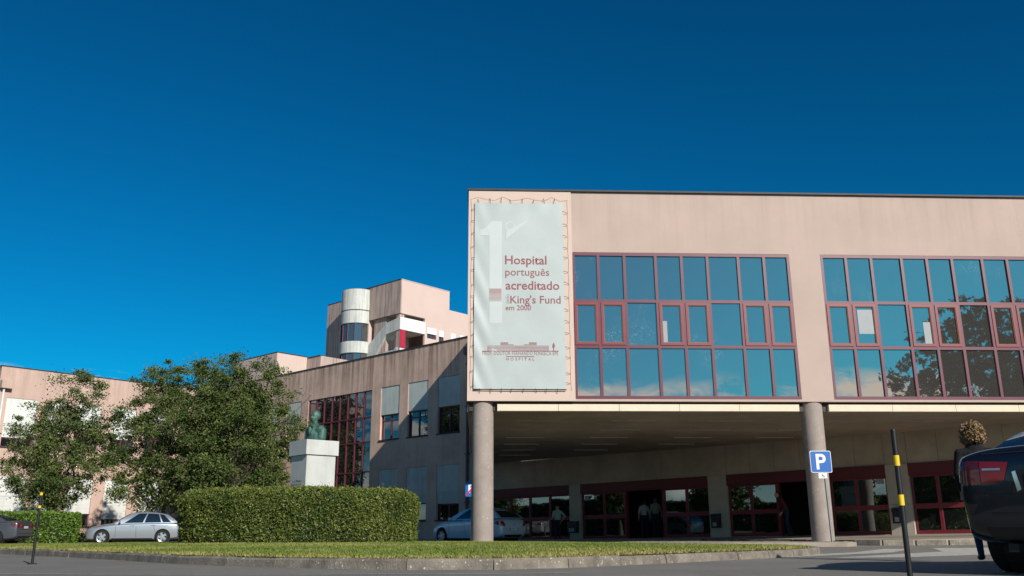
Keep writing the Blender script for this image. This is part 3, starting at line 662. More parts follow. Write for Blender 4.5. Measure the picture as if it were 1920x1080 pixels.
MB().wb(LBw, -.04, .62, 9.75, 10.27, .0, .42).build('rain_hopper', M_lb, lw); MB().tube([LBw.p(.2, 9.75, .2), LBw.p(.2, 0, .2)], .07, 8).build('drain_pipe', M_shutw, lw)

# ------------------------------------------------------------------ rooftop block and tower
rbk = thing('rooftop_block', (-21, 94, 0), 'low pale pink block rising behind the side wing beside the tower', 'building')
Bw = Wall((-23.64, 88.0), R(47.86)); Bl = Wall((-23.64, 88.0), R(-42.15))
q = [Bw.p(0, 0), Bw.p(3.58, 0), Bw.p(3.58, 0, -8), Bw.p(0, 0, -8)]
MB().prism([x[:2] for x in q], 0, 18.1).build('front_volume', M_tr, rbk)
q = Bw.p(3.58, 0); Bl2 = Wall(q[:2], R(-42.15))
MB().wb(Bl2, -9, 2.3, 0, 17.98, -9, -.05).build('rear_volume', M_t, rbk)
MB().wb(Bw, -.02, 3.62, 18.102, 18.2, -8.05, .04).build('roof_coping', M_cop, rbk)
MB().wb(Bl2, .09, 2.3, 17.983, 18.08, -.4, .0).build('roof_coping', M_cop, rbk)
tw = thing('tower_block', (-15, 125, 0), 'tall pink hospital tower with a rounded white bay and outside stair', 'building')
T0 = (-15.5, 120.0); TL = Wall(T0, R(-42.15)); TR = Wall(T0, R(47.86))
MB().hexa([TL.p(-8.4, 30.05), TL.p(0, 30.05), TR.p(9.35, 30.05), (TR.p(9.35, 30.05)[0]-5.63, TR.p(9.35, 30.05)[1]+5.1, 30.05), TL.p(-8.4, 34.9), TL.p(0, 34.9), TR.p(9.35, 34.9), (TR.p(9.35, 0)[0]-5.63, TR.p(9.35, 0)[1]+5.1, 34.9)]).build('upper_volume', M_tr, tw)
MB().wb(TL, -8.4, .0, 30.05, 34.9, -.2, .04).build('stained_shade_wall', M_t, tw)  # streaked skin whose darker tone paints in this face's shade
MB().wb(TL, -8.4, .04, 34.902, 35.02, -.4, .09).build('roof_coping', M_cop, tw); MB().wb(TR, .0, 9.35, 34.902, 35.0, -.4, .05).build('roof_coping', M_tr, tw)
MB().wb(TR, 9.353, 30, 0, 32.15, -10, -.0).build('rear_volume', M_tr, tw)
TH = [(5.06, 6.83, 27.28, 28.88), (7.34, 8.3, 27.1, 28.8), (9.75, 10.7, 27.1, 28.75), (11.6, 13.4, 27.2, 28.75)]
holes_wall(TR, 4.6, 9.352, 18, 30.048, TH[:2], th=.35).build('wall', M_tr, tw)
for k, (a, b, c, d) in enumerate(TH[:2]):
    w_ = link('window', None, tw); MB().wb(TR, a+.01, b-.01, d-.92, d-.01, -.25, .03).build('shutter_panel', M_whiteb, w_); f_ = MB()
    n = 3 if k == 0 else 2
    for i in range(n+1): u = a+(b-a)*i/n; f_.wb(TR, max(u-.05, a+.01), min(u+.05, b-.01), c+.01, d-.93, -.3, -.1)
    f_.build('frame', M_red, w_)
    for i in range(n): pane(TR, a+(b-a)*i/n+.05, a+(b-a)*(i+1)/n-.05, c+.02, d-.93, -.2, G_tow, w_)
for k, (a, b, c, d) in enumerate(TH[2:]):
    w_ = link('window', None, tw); MB().wb(TR, a, b, d-.92, d, -.05, .03).build('shutter_panel', M_whiteb, w_); pane(TR, a, b, c, d-.93, .012, G_tow, w_)
# recessed landing behind the corner, red column, balcony, stair
MB().wb(TR, 0.3, 4.6, 18, 30.045, -6, -3.4).build('recess_wall', M_t, tw)
MB().wb(TL, -6.8, -3.3, 18, 30.045, -4.2, -3.2).build('recess_wall', M_t, tw)
MB().wb(TR, .0, 4.6, 24.5, 25.0, -3.4, .0).build('landing_slab', M_white, tw)
MB().wb(TR, .0, 4.6, 27.7, 27.95, -3.4, -.02).build('landing_slab', M_t, tw)
MB().wb(TR, .0, 4.62, 27.75, 29.5, -.2, .07).build('balcony', M_whiteb, tw)
MB().wb(TR, .0, 2.6, 23.3, 25.1, -.2, .07).build('balcony', M_whiteb, tw)
MB().wb(TR, .06, 1.0, 18, 27.74, -.9, -.06).build('corner_column', M_t, tw); MB().wb(TR, .05, 1.02, 25.1, 27.74, -.055, .0).build('column_facing', M_redcol, tw)
MB().wb(TR, .06, .9, 27.8, 30.045, -.9, -.21).build('corner_column', M_t, tw)
stp = MB()      # stair flank: level part, then the slope
for pts in ([(-2.9, 27.45), (.0, 27.75), (.0, 29.5), (-2.9, 29.05)], [(-7.0, 24.2), (-5.6, 24.2), (-2.9, 27.45), (-2.9, 29.05), (-7.0, 26.25)]):
    fr = [TL.p(u, z, .06) for u, z in pts]; bk = [TL.p(u, z, -1.6) for u, z in pts]; n = len(pts); i = len(stp.v); stp.v += fr+bk
    stp.f += [tuple(range(i, i+n)), tuple(reversed(range(i+n, i+2*n)))] + [(i+k, i+n+k, i+n+(k+1) % n, i+(k+1) % n) for k in range(n)]; stp.mi += [0]*(n+2)
stp.build('stair_flank', M_white, tw)
stp = MB(); stp.hexa([TL.p(-4.5, 22.0, .04), TL.p(-.5, 24.2, .04), TL.p(-.5, 24.2, -1.6), TL.p(-4.5, 22.0, -1.6), TL.p(-4.5, 23.5, .04), TL.p(-.5, 25.3, .04), TL.p(-.5, 25.3, -1.6), TL.p(-4.5, 23.5, -1.6)]).build('stair_flank', M_white, tw)
MB().wb(TL, -7.4, -6.85, 18, 30.045, -3.4, .03).build('stair_pier', M_tr, tw)
# rounded bay
cc = TL.p(-9.25, 0, .2); rB = 2.42
def ringb(r0, z0, z1, M, nm): MB().lathe([(0, z0), (r0, z0), (r0, z1), (0, z1)], 44, (cc[0], cc[1], 0)).build(nm, M, tw, smooth=True)
ringb(rB, 31.55, 34.6, M_white, 'bay_drum'); ringb(rB-.1, 31.42, 31.548, M_cop, 'bay_joint'); ringb(rB-.06, 29.6, 31.418, M_white, 'bay_drum'); ringb(rB, 25.25, 26.9, M_white, 'bay_drum'); ringb(rB-.15, 34.602, 34.7, M_cop, 'roof_coping')
for z0, z1 in ((26.902, 29.598), (20.5, 25.248)):
    ringb(rB-.45, z0, z1, M_dark, 'bay_core')
    w_ = link('bay_window', None, tw)
    for k in range(9):
        a = R(-170+k*27); a2 = R(-170+(k+1)*27); ca, sa = math.cos(a), math.sin(a)
        MB().tube([(cc[0]+(rB-.16)*ca, cc[1]+(rB-.16)*sa, z0), (cc[0]+(rB-.16)*ca, cc[1]+(rB-.16)*sa, z1)], .075, 6).build('mullion', M_red, w_)
        r_ = rB-.2; b_ = MB().quad((cc[0]+r_*ca, cc[1]+r_*sa, z0), (cc[0]+r_*math.cos(a2), cc[1]+r_*math.sin(a2), z0), (cc[0]+r_*math.cos(a2), cc[1]+r_*math.sin(a2), z1), (cc[0]+r_*ca, cc[1]+r_*sa, z1)); b_.build('pane', G_tow, w_)
T2 = Wall(TL.p(-8, 0, -1.2)[:2], R(-42.15))
MB().wb(T2, -10.6, .5, 0, 34.6, -8, .0).build('stair_volume', M_t, tw)
MB().wb(T2, -10.65, .5, 34.602, 34.7, -.4, .05).build('roof_coping', M_cop, tw)

# ------------------------------------------------------------------ hedges
def leaf_quads(P, Nrm, size, r, spread=.6):
    """small leaf quads at points P, roughly facing Nrm"""
    n = len(P); D = Nrm*(1-spread) + r.normal(0, spread, (n, 3)); D /= np.linalg.norm(D, axis=1)[:, None]+1e-9
    A = np.cross(D, r.normal(0, 1, (n, 3))); A /= np.linalg.norm(A, axis=1)[:, None]+1e-9; B = np.cross(D, A)
    s = size*r.uniform(.5, 1.6, n)[:, None]; A = A*s; B = B*s*.55
    V = np.empty((n, 4, 3)); V[:, 0] = P-A; V[:, 1] = P-B*.9+D*s*.12; V[:, 2] = P+A; V[:, 3] = P+B*.9+D*s*.12
    return V.reshape(-1, 3), np.arange(4*n).reshape(n, 4)
def hedge(name, label, c, rx, ry, h, z0, nleaf, Ml, size, seed, expo=2.6, top_round=.16, yawr=0):
    r = np.random.default_rng(seed); root = thing(name, (c[0], c[1], z0), label, 'hedge')
    def surf(th, v):      # v: 0 bottom .. .62 top edge .. 1 centre of the top
        ct, st_ = np.cos(th), np.sin(th); k = (np.abs(ct)**expo+np.abs(st_)**expo)**(-1/expo)
        rr = np.where(v < .62, 1-.035*(1-v/.62)-top_round*np.clip((v-.50)/.12, 0, 1)**2*.3, (1-top_round*.3)*(1-(v-.62)/.38))
        zz = np.where(v < .62, h*(v/.62)**1.0*(1-.0), h)
        zz = np.where(v < .62, np.minimum(zz, h-.10*np.clip((v-.50)/.12, 0, 1)*(1-np.clip((v-.50)/.12, 0, 1))-.0), h+.05*(1-((1-(v-.62)/.38))**2))
        x, y = k*ct*rx*rr, k*st_*ry*rr
        return np.stack([x, y, zz], -1)
    core = MB(); na, nv = 72, 20
    for j in range(nv+1):
        for i in range(na):
            p_ = surf(np.array(i*2*math.pi/na), np.array(j/nv)); dn = .05*mnoise.noise(Vector((p_[0]*2.2, p_[1]*2.2, p_[2]*2.2+seed))); q = p_*(1+dn*.3)
            core.v.append((c[0]+q[0]*.965, c[1]+q[1]*.965, z0+max(0, q[2]*.975)))
    for j in range(nv):
        for i in range(na): a = j*na+i; b = j*na+(i+1) % na; core.f.append((a, b, b+na, a+na)); core.mi.append(0)
    core.build('hedge_core', M_hdark, root)
    th = r.uniform(0, 2*math.pi, nleaf*2); v = r.uniform(0, 1, nleaf*2)**.85; P = surf(th, v); e_ = 1e-3
    dT = surf(th+e_, v)-P; dV = surf(th, np.clip(v+e_, 0, .9999))-P; Nn = np.cross(dT, dV); ar = np.linalg.norm(Nn, axis=1); Nn /= ar[:, None]+1e-12
    keep = r.uniform(0, 1, len(P)) < ar/np.percentile(ar, 97); P, Nn, v = P[keep][:nleaf], Nn[keep][:nleaf], v[keep][:nleaf]
    cl = np.array([.7*mnoise.noise(Vector(p_*1.1+5))+.8*mnoise.noise(Vector(p_*3.4))+.7*mnoise.noise(Vector(p_*8.5)) for p_ in P])
    P = P + Nn*(.060*cl+r.normal(0, .026, len(P))+(r.uniform(0, 1, len(P)) < .03)*r.exponential(.035, len(P)))[:, None]
    V, F_ = leaf_quads(P, Nn, size, r, .55); V += np.array([c[0], c[1], z0])
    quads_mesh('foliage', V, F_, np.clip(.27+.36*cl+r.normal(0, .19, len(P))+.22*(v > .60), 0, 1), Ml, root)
    return root
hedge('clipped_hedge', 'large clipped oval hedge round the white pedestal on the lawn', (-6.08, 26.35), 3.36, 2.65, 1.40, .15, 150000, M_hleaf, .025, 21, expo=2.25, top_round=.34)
hedge('clipped_hedge', 'small bright green clipped hedge behind the dark grey saloon', (-26.0, 48.6), 3.0, 1.5, 1.55, .0, 16000, M_hleaf2, .055, 22)

# ------------------------------------------------------------------ trees
def tree_meshes(seed, lobes, trunk_h, nclump, nleaf, leaf=.07, base=.14):
    """lobes: (x, y, z, rx, rz) masses of the crown; limbs reach each lobe, twigs reach each leaf clump"""
    r = np.random.default_rng(seed); wood = MB()
    def bough(p, q, r0, r1, bow, n=6, sides=6):
        p, q = Vector(p), Vector(q); L_ = (q-p).length; pts = []
        w1, w2 = Vector(r.normal(0, 1, 3))*L_*.05, Vector((0, 0, 1))*L_*bow
        for k in range(n+1):
            t = k/n; pts.append(tuple(p.lerp(q, t)+w2*math.sin(math.pi*t)+w1*math.sin(2*math.pi*t)))
        wood.tube(pts, [r0+(r1-r0)*k/n for k in range(n+1)], sides); return pts
    tb = [Vector((0, 0, -.05))]
    for k in range(5): tb.append(tb[-1]+Vector((r.normal(0, .05), r.normal(0, .05), trunk_h/5)))
    wood.tube([tuple(q) for q in tb], [base*(1.3-.4*k/5) for k in range(6)], 10)
    vol = np.array([l[3]**2*l[4] for l in lobes]); C_ = []; src = []
    for li, (x, y, z, rx, rz) in enumerate(lobes):
        c0 = Vector((x, y, z)); st0 = tb[-1] if z > trunk_h+1.2 else tb[3]
        pts = bough(st0, c0, base*.55, .03, -.10 if z < trunk_h+1.6 else .04, 7, 7)
        for k in range(5):
            v = r.normal(0, 1, 3); v /= np.linalg.norm(v); bough(pts[4+k % 3], c0+Vector((v[0]*rx*.8, v[1]*rx*.8, v[2]*rz*.75)), .028, .008, .04, 5, 5)
        m_ = max(6, int(nclump*vol[li]/vol.sum()))
        for k in range(m_):
            v = r.normal(0, 1, 3); v /= np.linalg.norm(v); u_ = r.uniform(.25, 1.06)**.62
            lump = 1+.22*mnoise.noise(Vector((v[0]*2+seed, v[1]*2, v[2]*2+li)))
            c_ = np.array([x+v[0]*rx*u_*lump, y+v[1]*rx*u_*lump, max(.9, z+v[2]*rz*u_*lump)]); C_.append(c_)
            if k % 2 == 0: q = pts[3+int(r.integers(0, 5))]; bough(q, c_, .011, .004, r.uniform(-.05, .06), 4, 4)
    C_ = np.array(C_); per = max(6, nleaf//len(C_)); k = np.repeat(np.arange(len(C_)), per); cs = r.uniform(.10, .32, len(C_))*r.choice([1, 1, 1.3], len(C_))
    D_ = r.normal(0, 1, (len(C_), 3))*np.array([1, 1, .45]); D_ /= np.linalg.norm(D_, axis=1)[:, None]
    P = C_[k] + r.normal(0, 1, (len(k), 3))*cs[k][:, None]*np.array([.8, .8, .55]) + D_[k]*(r.uniform(-1, 1, len(k))*cs[k]*1.5)[:, None]      # sprays drawn out along a twig
    nr = np.tile(np.array([[0, 0, 1.]]), (len(P), 1)) + r.normal(0, .3, (len(P), 3))
    V, F_ = leaf_quads(P, nr, leaf, r, .62)
    tone = r.uniform(-.34, .34, len(C_))
    return wood, V, F_, np.clip(.36+tone[k]+r.normal(0, .2, len(k)), 0, 1)
LA = [(1.0, 0, 8.2, 1.25, 1.55), (-.3, .2, 6.9, 1.35, 1.3), (-1.5, 0, 5.6, 1.5, 1.4), (1.2, .3, 5.6, 1.6, 1.5), (-1.6, .2, 3.7, 1.7, 1.2), (1.0, -.4, 3.5, 1.7, 1.3), (-.2, .4, 4.8, 1.4, 1.2), (.0, -.3, 2.6, 1.6, .8)]
LB_ = [(-.8, 0, 8.6, 1.7, 1.7), (1.5, 0, 8.7, 1.6, 1.7), (-2.5, 0, 6.6, 1.5, 1.5), (.2, -.8, 6.4, 1.9, 1.7), (2.5, .3, 6.5, 1.6, 1.7), (-2.5, .3, 4.3, 1.6, 1.3), (.0, -.4, 4.2, 2.0, 1.5), (2.2, .2, 4.2, 1.7, 1.4), (-1.3, -.3, 2.7, 1.7, .9), (1.3, -.4, 2.6, 1.8, .9)]
LC_ = [(-.6, 0, 8.3, 1.7, 1.6), (1.4, 0, 7.9, 1.5, 1.5), (-1.8, .2, 6.4, 1.6, 1.5), (.3, -.6, 6.0, 1.8, 1.6), (2.3, 0, 5.9, 1.4, 1.4), (-1.5, 0, 4.1, 1.7, 1.4), (.8, -.3, 3.9, 1.8, 1.4), (2.5, .2, 3.9, 1.2, 1.1), (-.4, 0, 2.5, 1.8, .9), (1.7, -.2, 2.5, 1.4, .8)]
def scaled(L_, k, kx=None): kx = kx or k; return [(x*kx, y*kx, z*k, rx*kx, rz*k) for x, y, z, rx, rz in L_]
def make_tree(label, loc, seed, lobes, trunk_h, nclump=420, nleaf=26000, leaf=.07, base=.14, group=None):
    wood, V, F_, a = tree_meshes(seed, lobes, trunk_h, nclump, nleaf, leaf, base)
    root = thing('leafy_tree', (0, 0, 0), label, 'tree', group)
    wood.build('trunk', M_bark, root, smooth=True); quads_mesh('crown', V, F_, a, M_leaf, root)
    root.location = loc
    return root
GT = 'broadleaf trees in front of the left wing'
tA = make_tree('leafy tree nearest the left edge, above the grey saloon', (-25.4, 50.2, 0), 31, LA, 1.9, 270, 44000, .058, .13, GT)
tB = make_tree('broad leafy tree above the silver hatchback', (-19.3, 50.5, 0), 33, LB_, 1.9, 380, 68000, .058, .14, GT)
tC = make_tree('leafy tree whose branches reach towards the bronze bust', (-14.7, 47.5, 0), 36, LC_, 1.8, 330, 60000, .056, .13, GT)
tD = make_tree('thin grey leafed tree in the gap between the two wings', (-18.6, 58.6, 0), 38, scaled(LC_, 1.05, 1.0), 1.8, 500, 42000, .08, .10, GT)
RF = [((35.4, -3.5, 0), 41, 1.56, 'tall dark tree reflected in the right half of the second window'), ((43, -6.0, 0), 43, 1.7, 'taller tree reflected at the far right end of the windows'), ((38.5, 3.0, 0), 44, 1.1, 'lower tree reflected in the bottom row of the second window')]
for loc, sd, k_, lab in RF: make_tree(lab, loc, sd, scaled(LB_, k_, k_*1.1), 3.0, 520, 34000, .15, .24, 'trees reflected in the upper windows')
LF = [((-33, 35, 0), 51, 1.0, 'tree reflected in the glass doors behind the woman in green'), ((-34, 25, 0), 52, 1.05, 'tree reflected in the glass doors beside the open doorway'), ((-33, 14, 0), 53, 1.0, 'tree reflected in the glass doors by the red jacket'), ((-35, 3, 0), 54, 1.1, 'tree reflected in the far right glass doors')]
for loc, sd, k_, lab in LF: make_tree(lab, loc, sd, scaled(LB_, k_, k_*1.25), 1.4, 520, 26000, .16, .2, 'trees reflected in the entrance doors')
hedge('boundary_hedge', 'long dark hedge reflected low in the glass doors', (-42, 18), 2.0, 34, 3.2, 0, 24000, M_hleaf, .16, 23, expo=6)
# low shrubs at the foot of the left wing are one planted mass
r = np.random.default_rng(61); P = []
for k in range(34):
    u = r.uniform(1.5, 13); c_ = np.array(LBw.p(u, 0, r.uniform(.9, 1.7))); s_ = r.uniform(.22, .45); P.append(c_+np.array([0, 0, s_*.6])+r.normal(0, 1, (220, 3))*np.array([s_, s_, s_*.7]))
P = np.concatenate(P); P[:, 2] = np.abs(P[:, 2]); V, F_ = leaf_quads(P, np.tile([[0, 0, 1.]], (len(P), 1)), .09, r, .6)
tag(quads_mesh('undergrowth', V, F_, r.uniform(0, .8, len(P)), M_leaf), 'low dark undergrowth along the foot of the left wing', 'undergrowth', kind='stuff')

# ------------------------------------------------------------------ solid figures by union of tapered capsules (bust, people)
def capsule(b, p0, p1, r0, r1, n=12, flat=None):
    """closed tapered capsule; flat=(axis vector, factor) squashes across that axis"""
    p0, p1 = Vector(p0), Vector(p1); d = p1-p0; L_ = max(d.length, 1e-4); d = d/L_ if d.length > 1e-6 else Vector((0, 0, 1))
    ref = Vector((1, 0, 0)) if abs(d.x) < .8 else Vector((0, 1, 0)); a = d.cross(ref).normalized(); c_ = d.cross(a)
    prof = [(r0*math.sin(t), -r0*math.cos(t)) for t in np.linspace(0.12, math.pi/2, 5)] + [(r1*math.cos(t), L_+r1*math.sin(t)) for t in np.linspace(0, math.pi/2-.12, 5)]
    i = len(b.v); m_ = len(prof)
    for rr, h in prof:
        for q in range(n):
            t = 2*math.pi*q/n; off = (a*math.cos(t)+c_*math.sin(t))*rr
            if flat: off = off - flat[0]*(off.dot(flat[0])*(1-flat[1]))
            b.v.append(tuple(p0+d*h+off))
    for k in range(m_-1):
        for q in range(n): j = (q+1) % n; b.f.append((i+k*n+q, i+k*n+j, i+(k+1)*n+j, i+(k+1)*n+q)); b.mi.append(0)
    b.f.append(tuple(i+q for q in reversed(range(n)))); b.mi.append(0); b.f.append(tuple(i+(m_-1)*n+q for q in range(n))); b.mi.append(0)
def fuse(b, voxel, smooth=4):
    me = bpy.data.meshes.new('tmp'); me.from_pydata(b.v, [], b.f); o = bpy.data.objects.new('tmp', me); col.objects.link(o)
    md = o.modifiers.new('r', 'REMESH'); md.mode = 'VOXEL'; md.voxel_size = voxel; md.use_smooth_shade = True
    s_ = o.modifiers.new('s', 'SMOOTH'); s_.iterations = smooth; s_.factor = .5
    dg = bpy.context.evaluated_depsgraph_get(); out_ = bpy.data.meshes.new_from_object(o.evaluated_get(dg)); bpy.data.objects.remove(o); return out_

# ------------------------------------------------------------------ pedestal and bust
PX, PY, PYAW = -5.86, 26.55, R(41)
ped = thing('stone_pedestal', (PX, PY, .15), 'white square stone pedestal with overhanging cap inside the hedge', 'pedestal')
def rbox(b, s, z0, z1, ch=.012):
    c_, s_ = math.cos(PYAW), math.sin(PYAW); pts = []
    for x, y in ((-s, -s+ch), (-s+ch, -s), (s-ch, -s), (s, -s+ch), (s, s-ch), (s-ch, s), (-s+ch, s), (-s, s-ch)): pts.append((PX+x*c_-y*s_, PY+x*s_+y*c_))
    b.prism(pts, z0, z1)
b = MB(); rbox(b, .47, .15, 2.615); b.build('shaft', M_marble, ped)
b = MB(); rbox(b, .53, 2.618, 3.04); b.build('cap', M_marble, ped)
PWl = Wall((PX-math.cos(PYAW)*.471, PY-math.sin(PYAW)*.471), PYAW-R(90))
b = MB(); r = random.Random(4)
for row, (n, w_) in enumerate(((15, .30), (19, .36), (6, .2))):
    for k in range(n):
        if r.random() < .15: continue
        u = -w_+2*w_*k/n; b.wb(PWl, u, u+w_*2/n*.62, 1.86-row*.09, 1.86-row*.09+.045, -.001, .003)
b.build('inscription', M_engr, ped)
bu = thing('portrait_bust', (PX, PY, 3.04), 'green bronze bust of a man on the white pedestal', 'statue')
b = MB(); hd = Vector((-.55, -.83, 0)).normalized(); sd = Vector((-hd.y, hd.x, 0)); O_ = Vector((PX, PY, 3.04)); S = 1.0
def q_(f_, s_, z): return tuple(O_+hd*f_+sd*s_+Vector((0, 0, z)))
capsule(b, q_(-.02, -.20, .34), q_(-.02, .20, .34), .14, .14); capsule(b, q_(0, 0, .08), q_(-.02, 0, .34), .25, .20, 16, (hd, .72))
capsule(b, q_(-.02, -.27, .10), q_(-.03, -.28, .30), .13, .12); capsule(b, q_(-.02, .27, .10), q_(-.03, .28, .30), .13, .12)
capsule(b, q_(.0, 0, .06), q_(.0, 0, .10), .30, .28, 16, (hd, .6)); capsule(b, q_(-.01, 0, .42), q_(.02, 0, .58), .095, .085)
capsule(b, q_(.03, 0, .70), q_(.01, 0, .80), .118, .128, 16); capsule(b, q_(.085, 0, .62), q_(.09, 0, .68), .062, .085); capsule(b, q_(-.05, 0, .74), q_(-.05, 0, .80), .115, .115)
capsule(b, q_(.145, 0, .755), q_(.175, 0, .695), .016, .030); capsule(b, q_(.125, -.06, .765), q_(.125, .06, .765), .026, .026); capsule(b, q_(.13, -.03, .645), q_(.13, .03, .645), .020, .020)
for s_ in (-1, 1): capsule(b, q_(-.0, s_*.125, .70), q_(.0, s_*.132, .77), .022, .03); capsule(b, q_(.13, s_*.10, .40), q_(.17, s_*.03, .22), .045, .04); capsule(b, q_(.06, s_*.08, .53), q_(.12, s_*.02, .44), .04, .03)
me = fuse(b, .014, 3); me.materials.append(M_bronze); link('bust_body', me, bu)

# ------------------------------------------------------------------ signs and striped posts
def disc_text(s, M, W, u, z, h, o, parent, bold=.02):
    cu = bpy.data.curves.new('letter', 'FONT'); cu.body = s; cu.offset = bold; ob = bpy.data.objects.new('t', cu); col.objects.link(ob); dg = bpy.context.evaluated_depsgraph_get(); me = bpy.data.meshes.new_from_object(ob.evaluated_get(dg)); bpy.data.objects.remove(ob)
    a = np.array([v.co for v in me.vertices]); mn, mx_ = a.min(0), a.max(0); k = h/(mx_[1]-mn[1])
    for v in me.vertices: v.co = W.p(u+(v.co.x-(mn[0]+mx_[0])/2)*k, z+(v.co.y-(mn[1]+mx_[1])/2)*k, o)
    me.materials.clear(); me.materials.append(M); return link('lettering', me, parent)
Sg = Wall((9.06, 26.6), R(2.8))
sg = thing('parking_sign', (9.1, 26.65, .13), 'blue parking sign with a white P on a slim post', 'sign')
MB().tube([Sg.p(.13, .12, -.05), Sg.p(.09, 2.6, -.05)], .034, 10).build('post', M_steel, sg, smooth=True)
def rrect(W, u, z, w_, h_, rad, o0, o1, M, nm, parent):
    pts = []
    for cx_, cz_, a0 in ((u+w_-rad, z+h_-rad, 0), (u-w_+rad, z+h_-rad, 90), (u-w_+rad, z-h_+rad, 180), (u+w_-rad, z-h_+rad, 270)):
        for k in range(5): a = R(a0+k*22.5); pts.append((cx_+rad*math.cos(a), cz_+rad*math.sin(a)))
    b_ = MB(); n = len(pts); b_.v = [W.p(p_, q, o1) for p_, q in pts]+[W.p(p_, q, o0) for p_, q in pts]; b_.f = [tuple(range(n)), tuple(reversed(range(n, 2*n)))]+[(k, n+k, n+(k+1) % n, (k+1) % n) for k in range(n)]; b_.mi = [0]*len(b_.f)
    return b_.build(nm, M, parent)
rrect(Sg, 0, 2.39, .315, .315, .05, -.012, .0, M_signw, 'panel_border', sg); rrect(Sg, 0, 2.39, .300, .300, .045, -.008, .004, M_signb, 'panel', sg)
disc_text('P', M_signw, Sg, .0, 2.39, .45, .009, sg, .018)
rrect(Sg, .02, 1.985, .125, .075, .012, -.012, .0, M_signw, 'small_plate', sg)
b = MB(); b.tube([Sg.p(.0, 2.035, .004), Sg.p(.005, 1.985, .004), Sg.p(.05, 1.985, .004), Sg.p(.07, 1.945, .004)], .008, 5); b.lathe([(.028, 0), (.036, 0)], 12, Sg.p(.01, 1.965, .004), 'y'); b.build('wheelchair_symbol', M_post, sg)
S2 = Wall((-1.44, 31.0), R(2))
s2 = thing('parking_sign', (-1.5, 31.05, .15), 'blue parking sign with a red bar half hidden behind the front column', 'sign')
MB().tube([S2.p(.03, .12, -.05), S2.p(.06, 2.0, -.05)], .024, 10).build('post', M_steel, s2, smooth=True)
rrect(S2, 0.02, 1.86, .20, .25, .03, -.012, .0, M_signb, 'panel', s2); disc_text('P', M_signw, S2, .02, 1.88, .3, .006, s2, .03)
MB().hexa([S2.p(-.17, 1.66, .013), S2.p(-.10, 1.66, .013), S2.p(-.10, 1.66, .009), S2.p(-.17, 1.66, .009), S2.p(.13, 2.04, .013), S2.p(.20, 2.04, .013), S2.p(.20, 2.04, .009), S2.p(.13, 2.04, .009)]).build('red_bar', M_signr, s2)
def bollard(loc, label, lean, bands, H_, rr):
    t_ = thing('striped_post', loc, label, 'post', 'black and yellow posts'); x, y, _ = loc
    tp = Vector((lean, 0, H_))
    MB().tube([loc, tuple(Vector(loc)+tp)], rr, 14).build('post_tube', M_post, t_, smooth=True)
    MB().lathe([(rr*.99, 0), (rr*.8, .012), (0, .016)], 14, tuple(Vector(loc)+tp)).build('post_cap', M_post, t_, smooth=True)
    for a, b_ in bands: MB().tube([tuple(Vector(loc)+tp*a), tuple(Vector(loc)+tp*b_)], rr+.0025, 14, False).build('yellow_band', M_yel, t_, smooth=True)
    MB().lathe([(0, .012), (.06, .012), (.065, .004), (.065, 0)], 20, loc).build('base_plate', M_post, t_)
bollard((-6.80, 13.15, 0), 'black and yellow striped post on the road at the left', .0, [(.955, .993), (.775, .81)], .995, .0185)
bollard((2.97, 7.0, 0), 'tall black and yellow striped post nearest the viewer', .0, [(.765, .835), (.505, .575)], 1.143, .0205)

# ------------------------------------------------------------------ cars
def wheel_mesh(rad, wid, spokes):
    t_ = MB(); t_.lathe([(rad*.66, -wid/2), (rad*.90, -wid/2), (rad*.985, -wid*.36), (rad, -wid*.2), (rad, wid*.2), (rad*.985, wid*.36), (rad*.90, wid/2), (rad*.66, wid/2)], 32, (0, 0, 0), 'y')
    m_ = MB(); m_.lathe([(rad*.67, wid/2-.004), (rad*.60, wid/2-.012), (rad*.60, wid/2-.06)], 32, (0, 0, 0), 'y'); m_.lathe([(0, wid/2-.012), (rad*.13, wid/2-.016), (rad*.16, wid/2-.05)], 16, (0, 0, 0), 'y')
    for k in range(spokes):
        a = 2*math.pi*k/spokes; c_, s_ = math.cos(a), math.sin(a); w0, w1 = rad*.62/spokes*1.15, rad*.62/spokes*1.5
        for q in (1,):
            P_ = []
            for y in (wid/2-.065, wid/2-.022):
                for (rr, ww) in ((rad*.12, -w0), (rad*.63, -w1), (rad*.63, w1), (rad*.12, w0)): P_.append((rr*c_-ww*s_, y, rr*s_+ww*c_))
            m_.hexa(P_)
    b_ = MB(); b_.lathe([(0, wid/2-.09), (rad*.66, wid/2-.09)], 24, (0, 0, 0), 'y')
    return t_, m_, b_
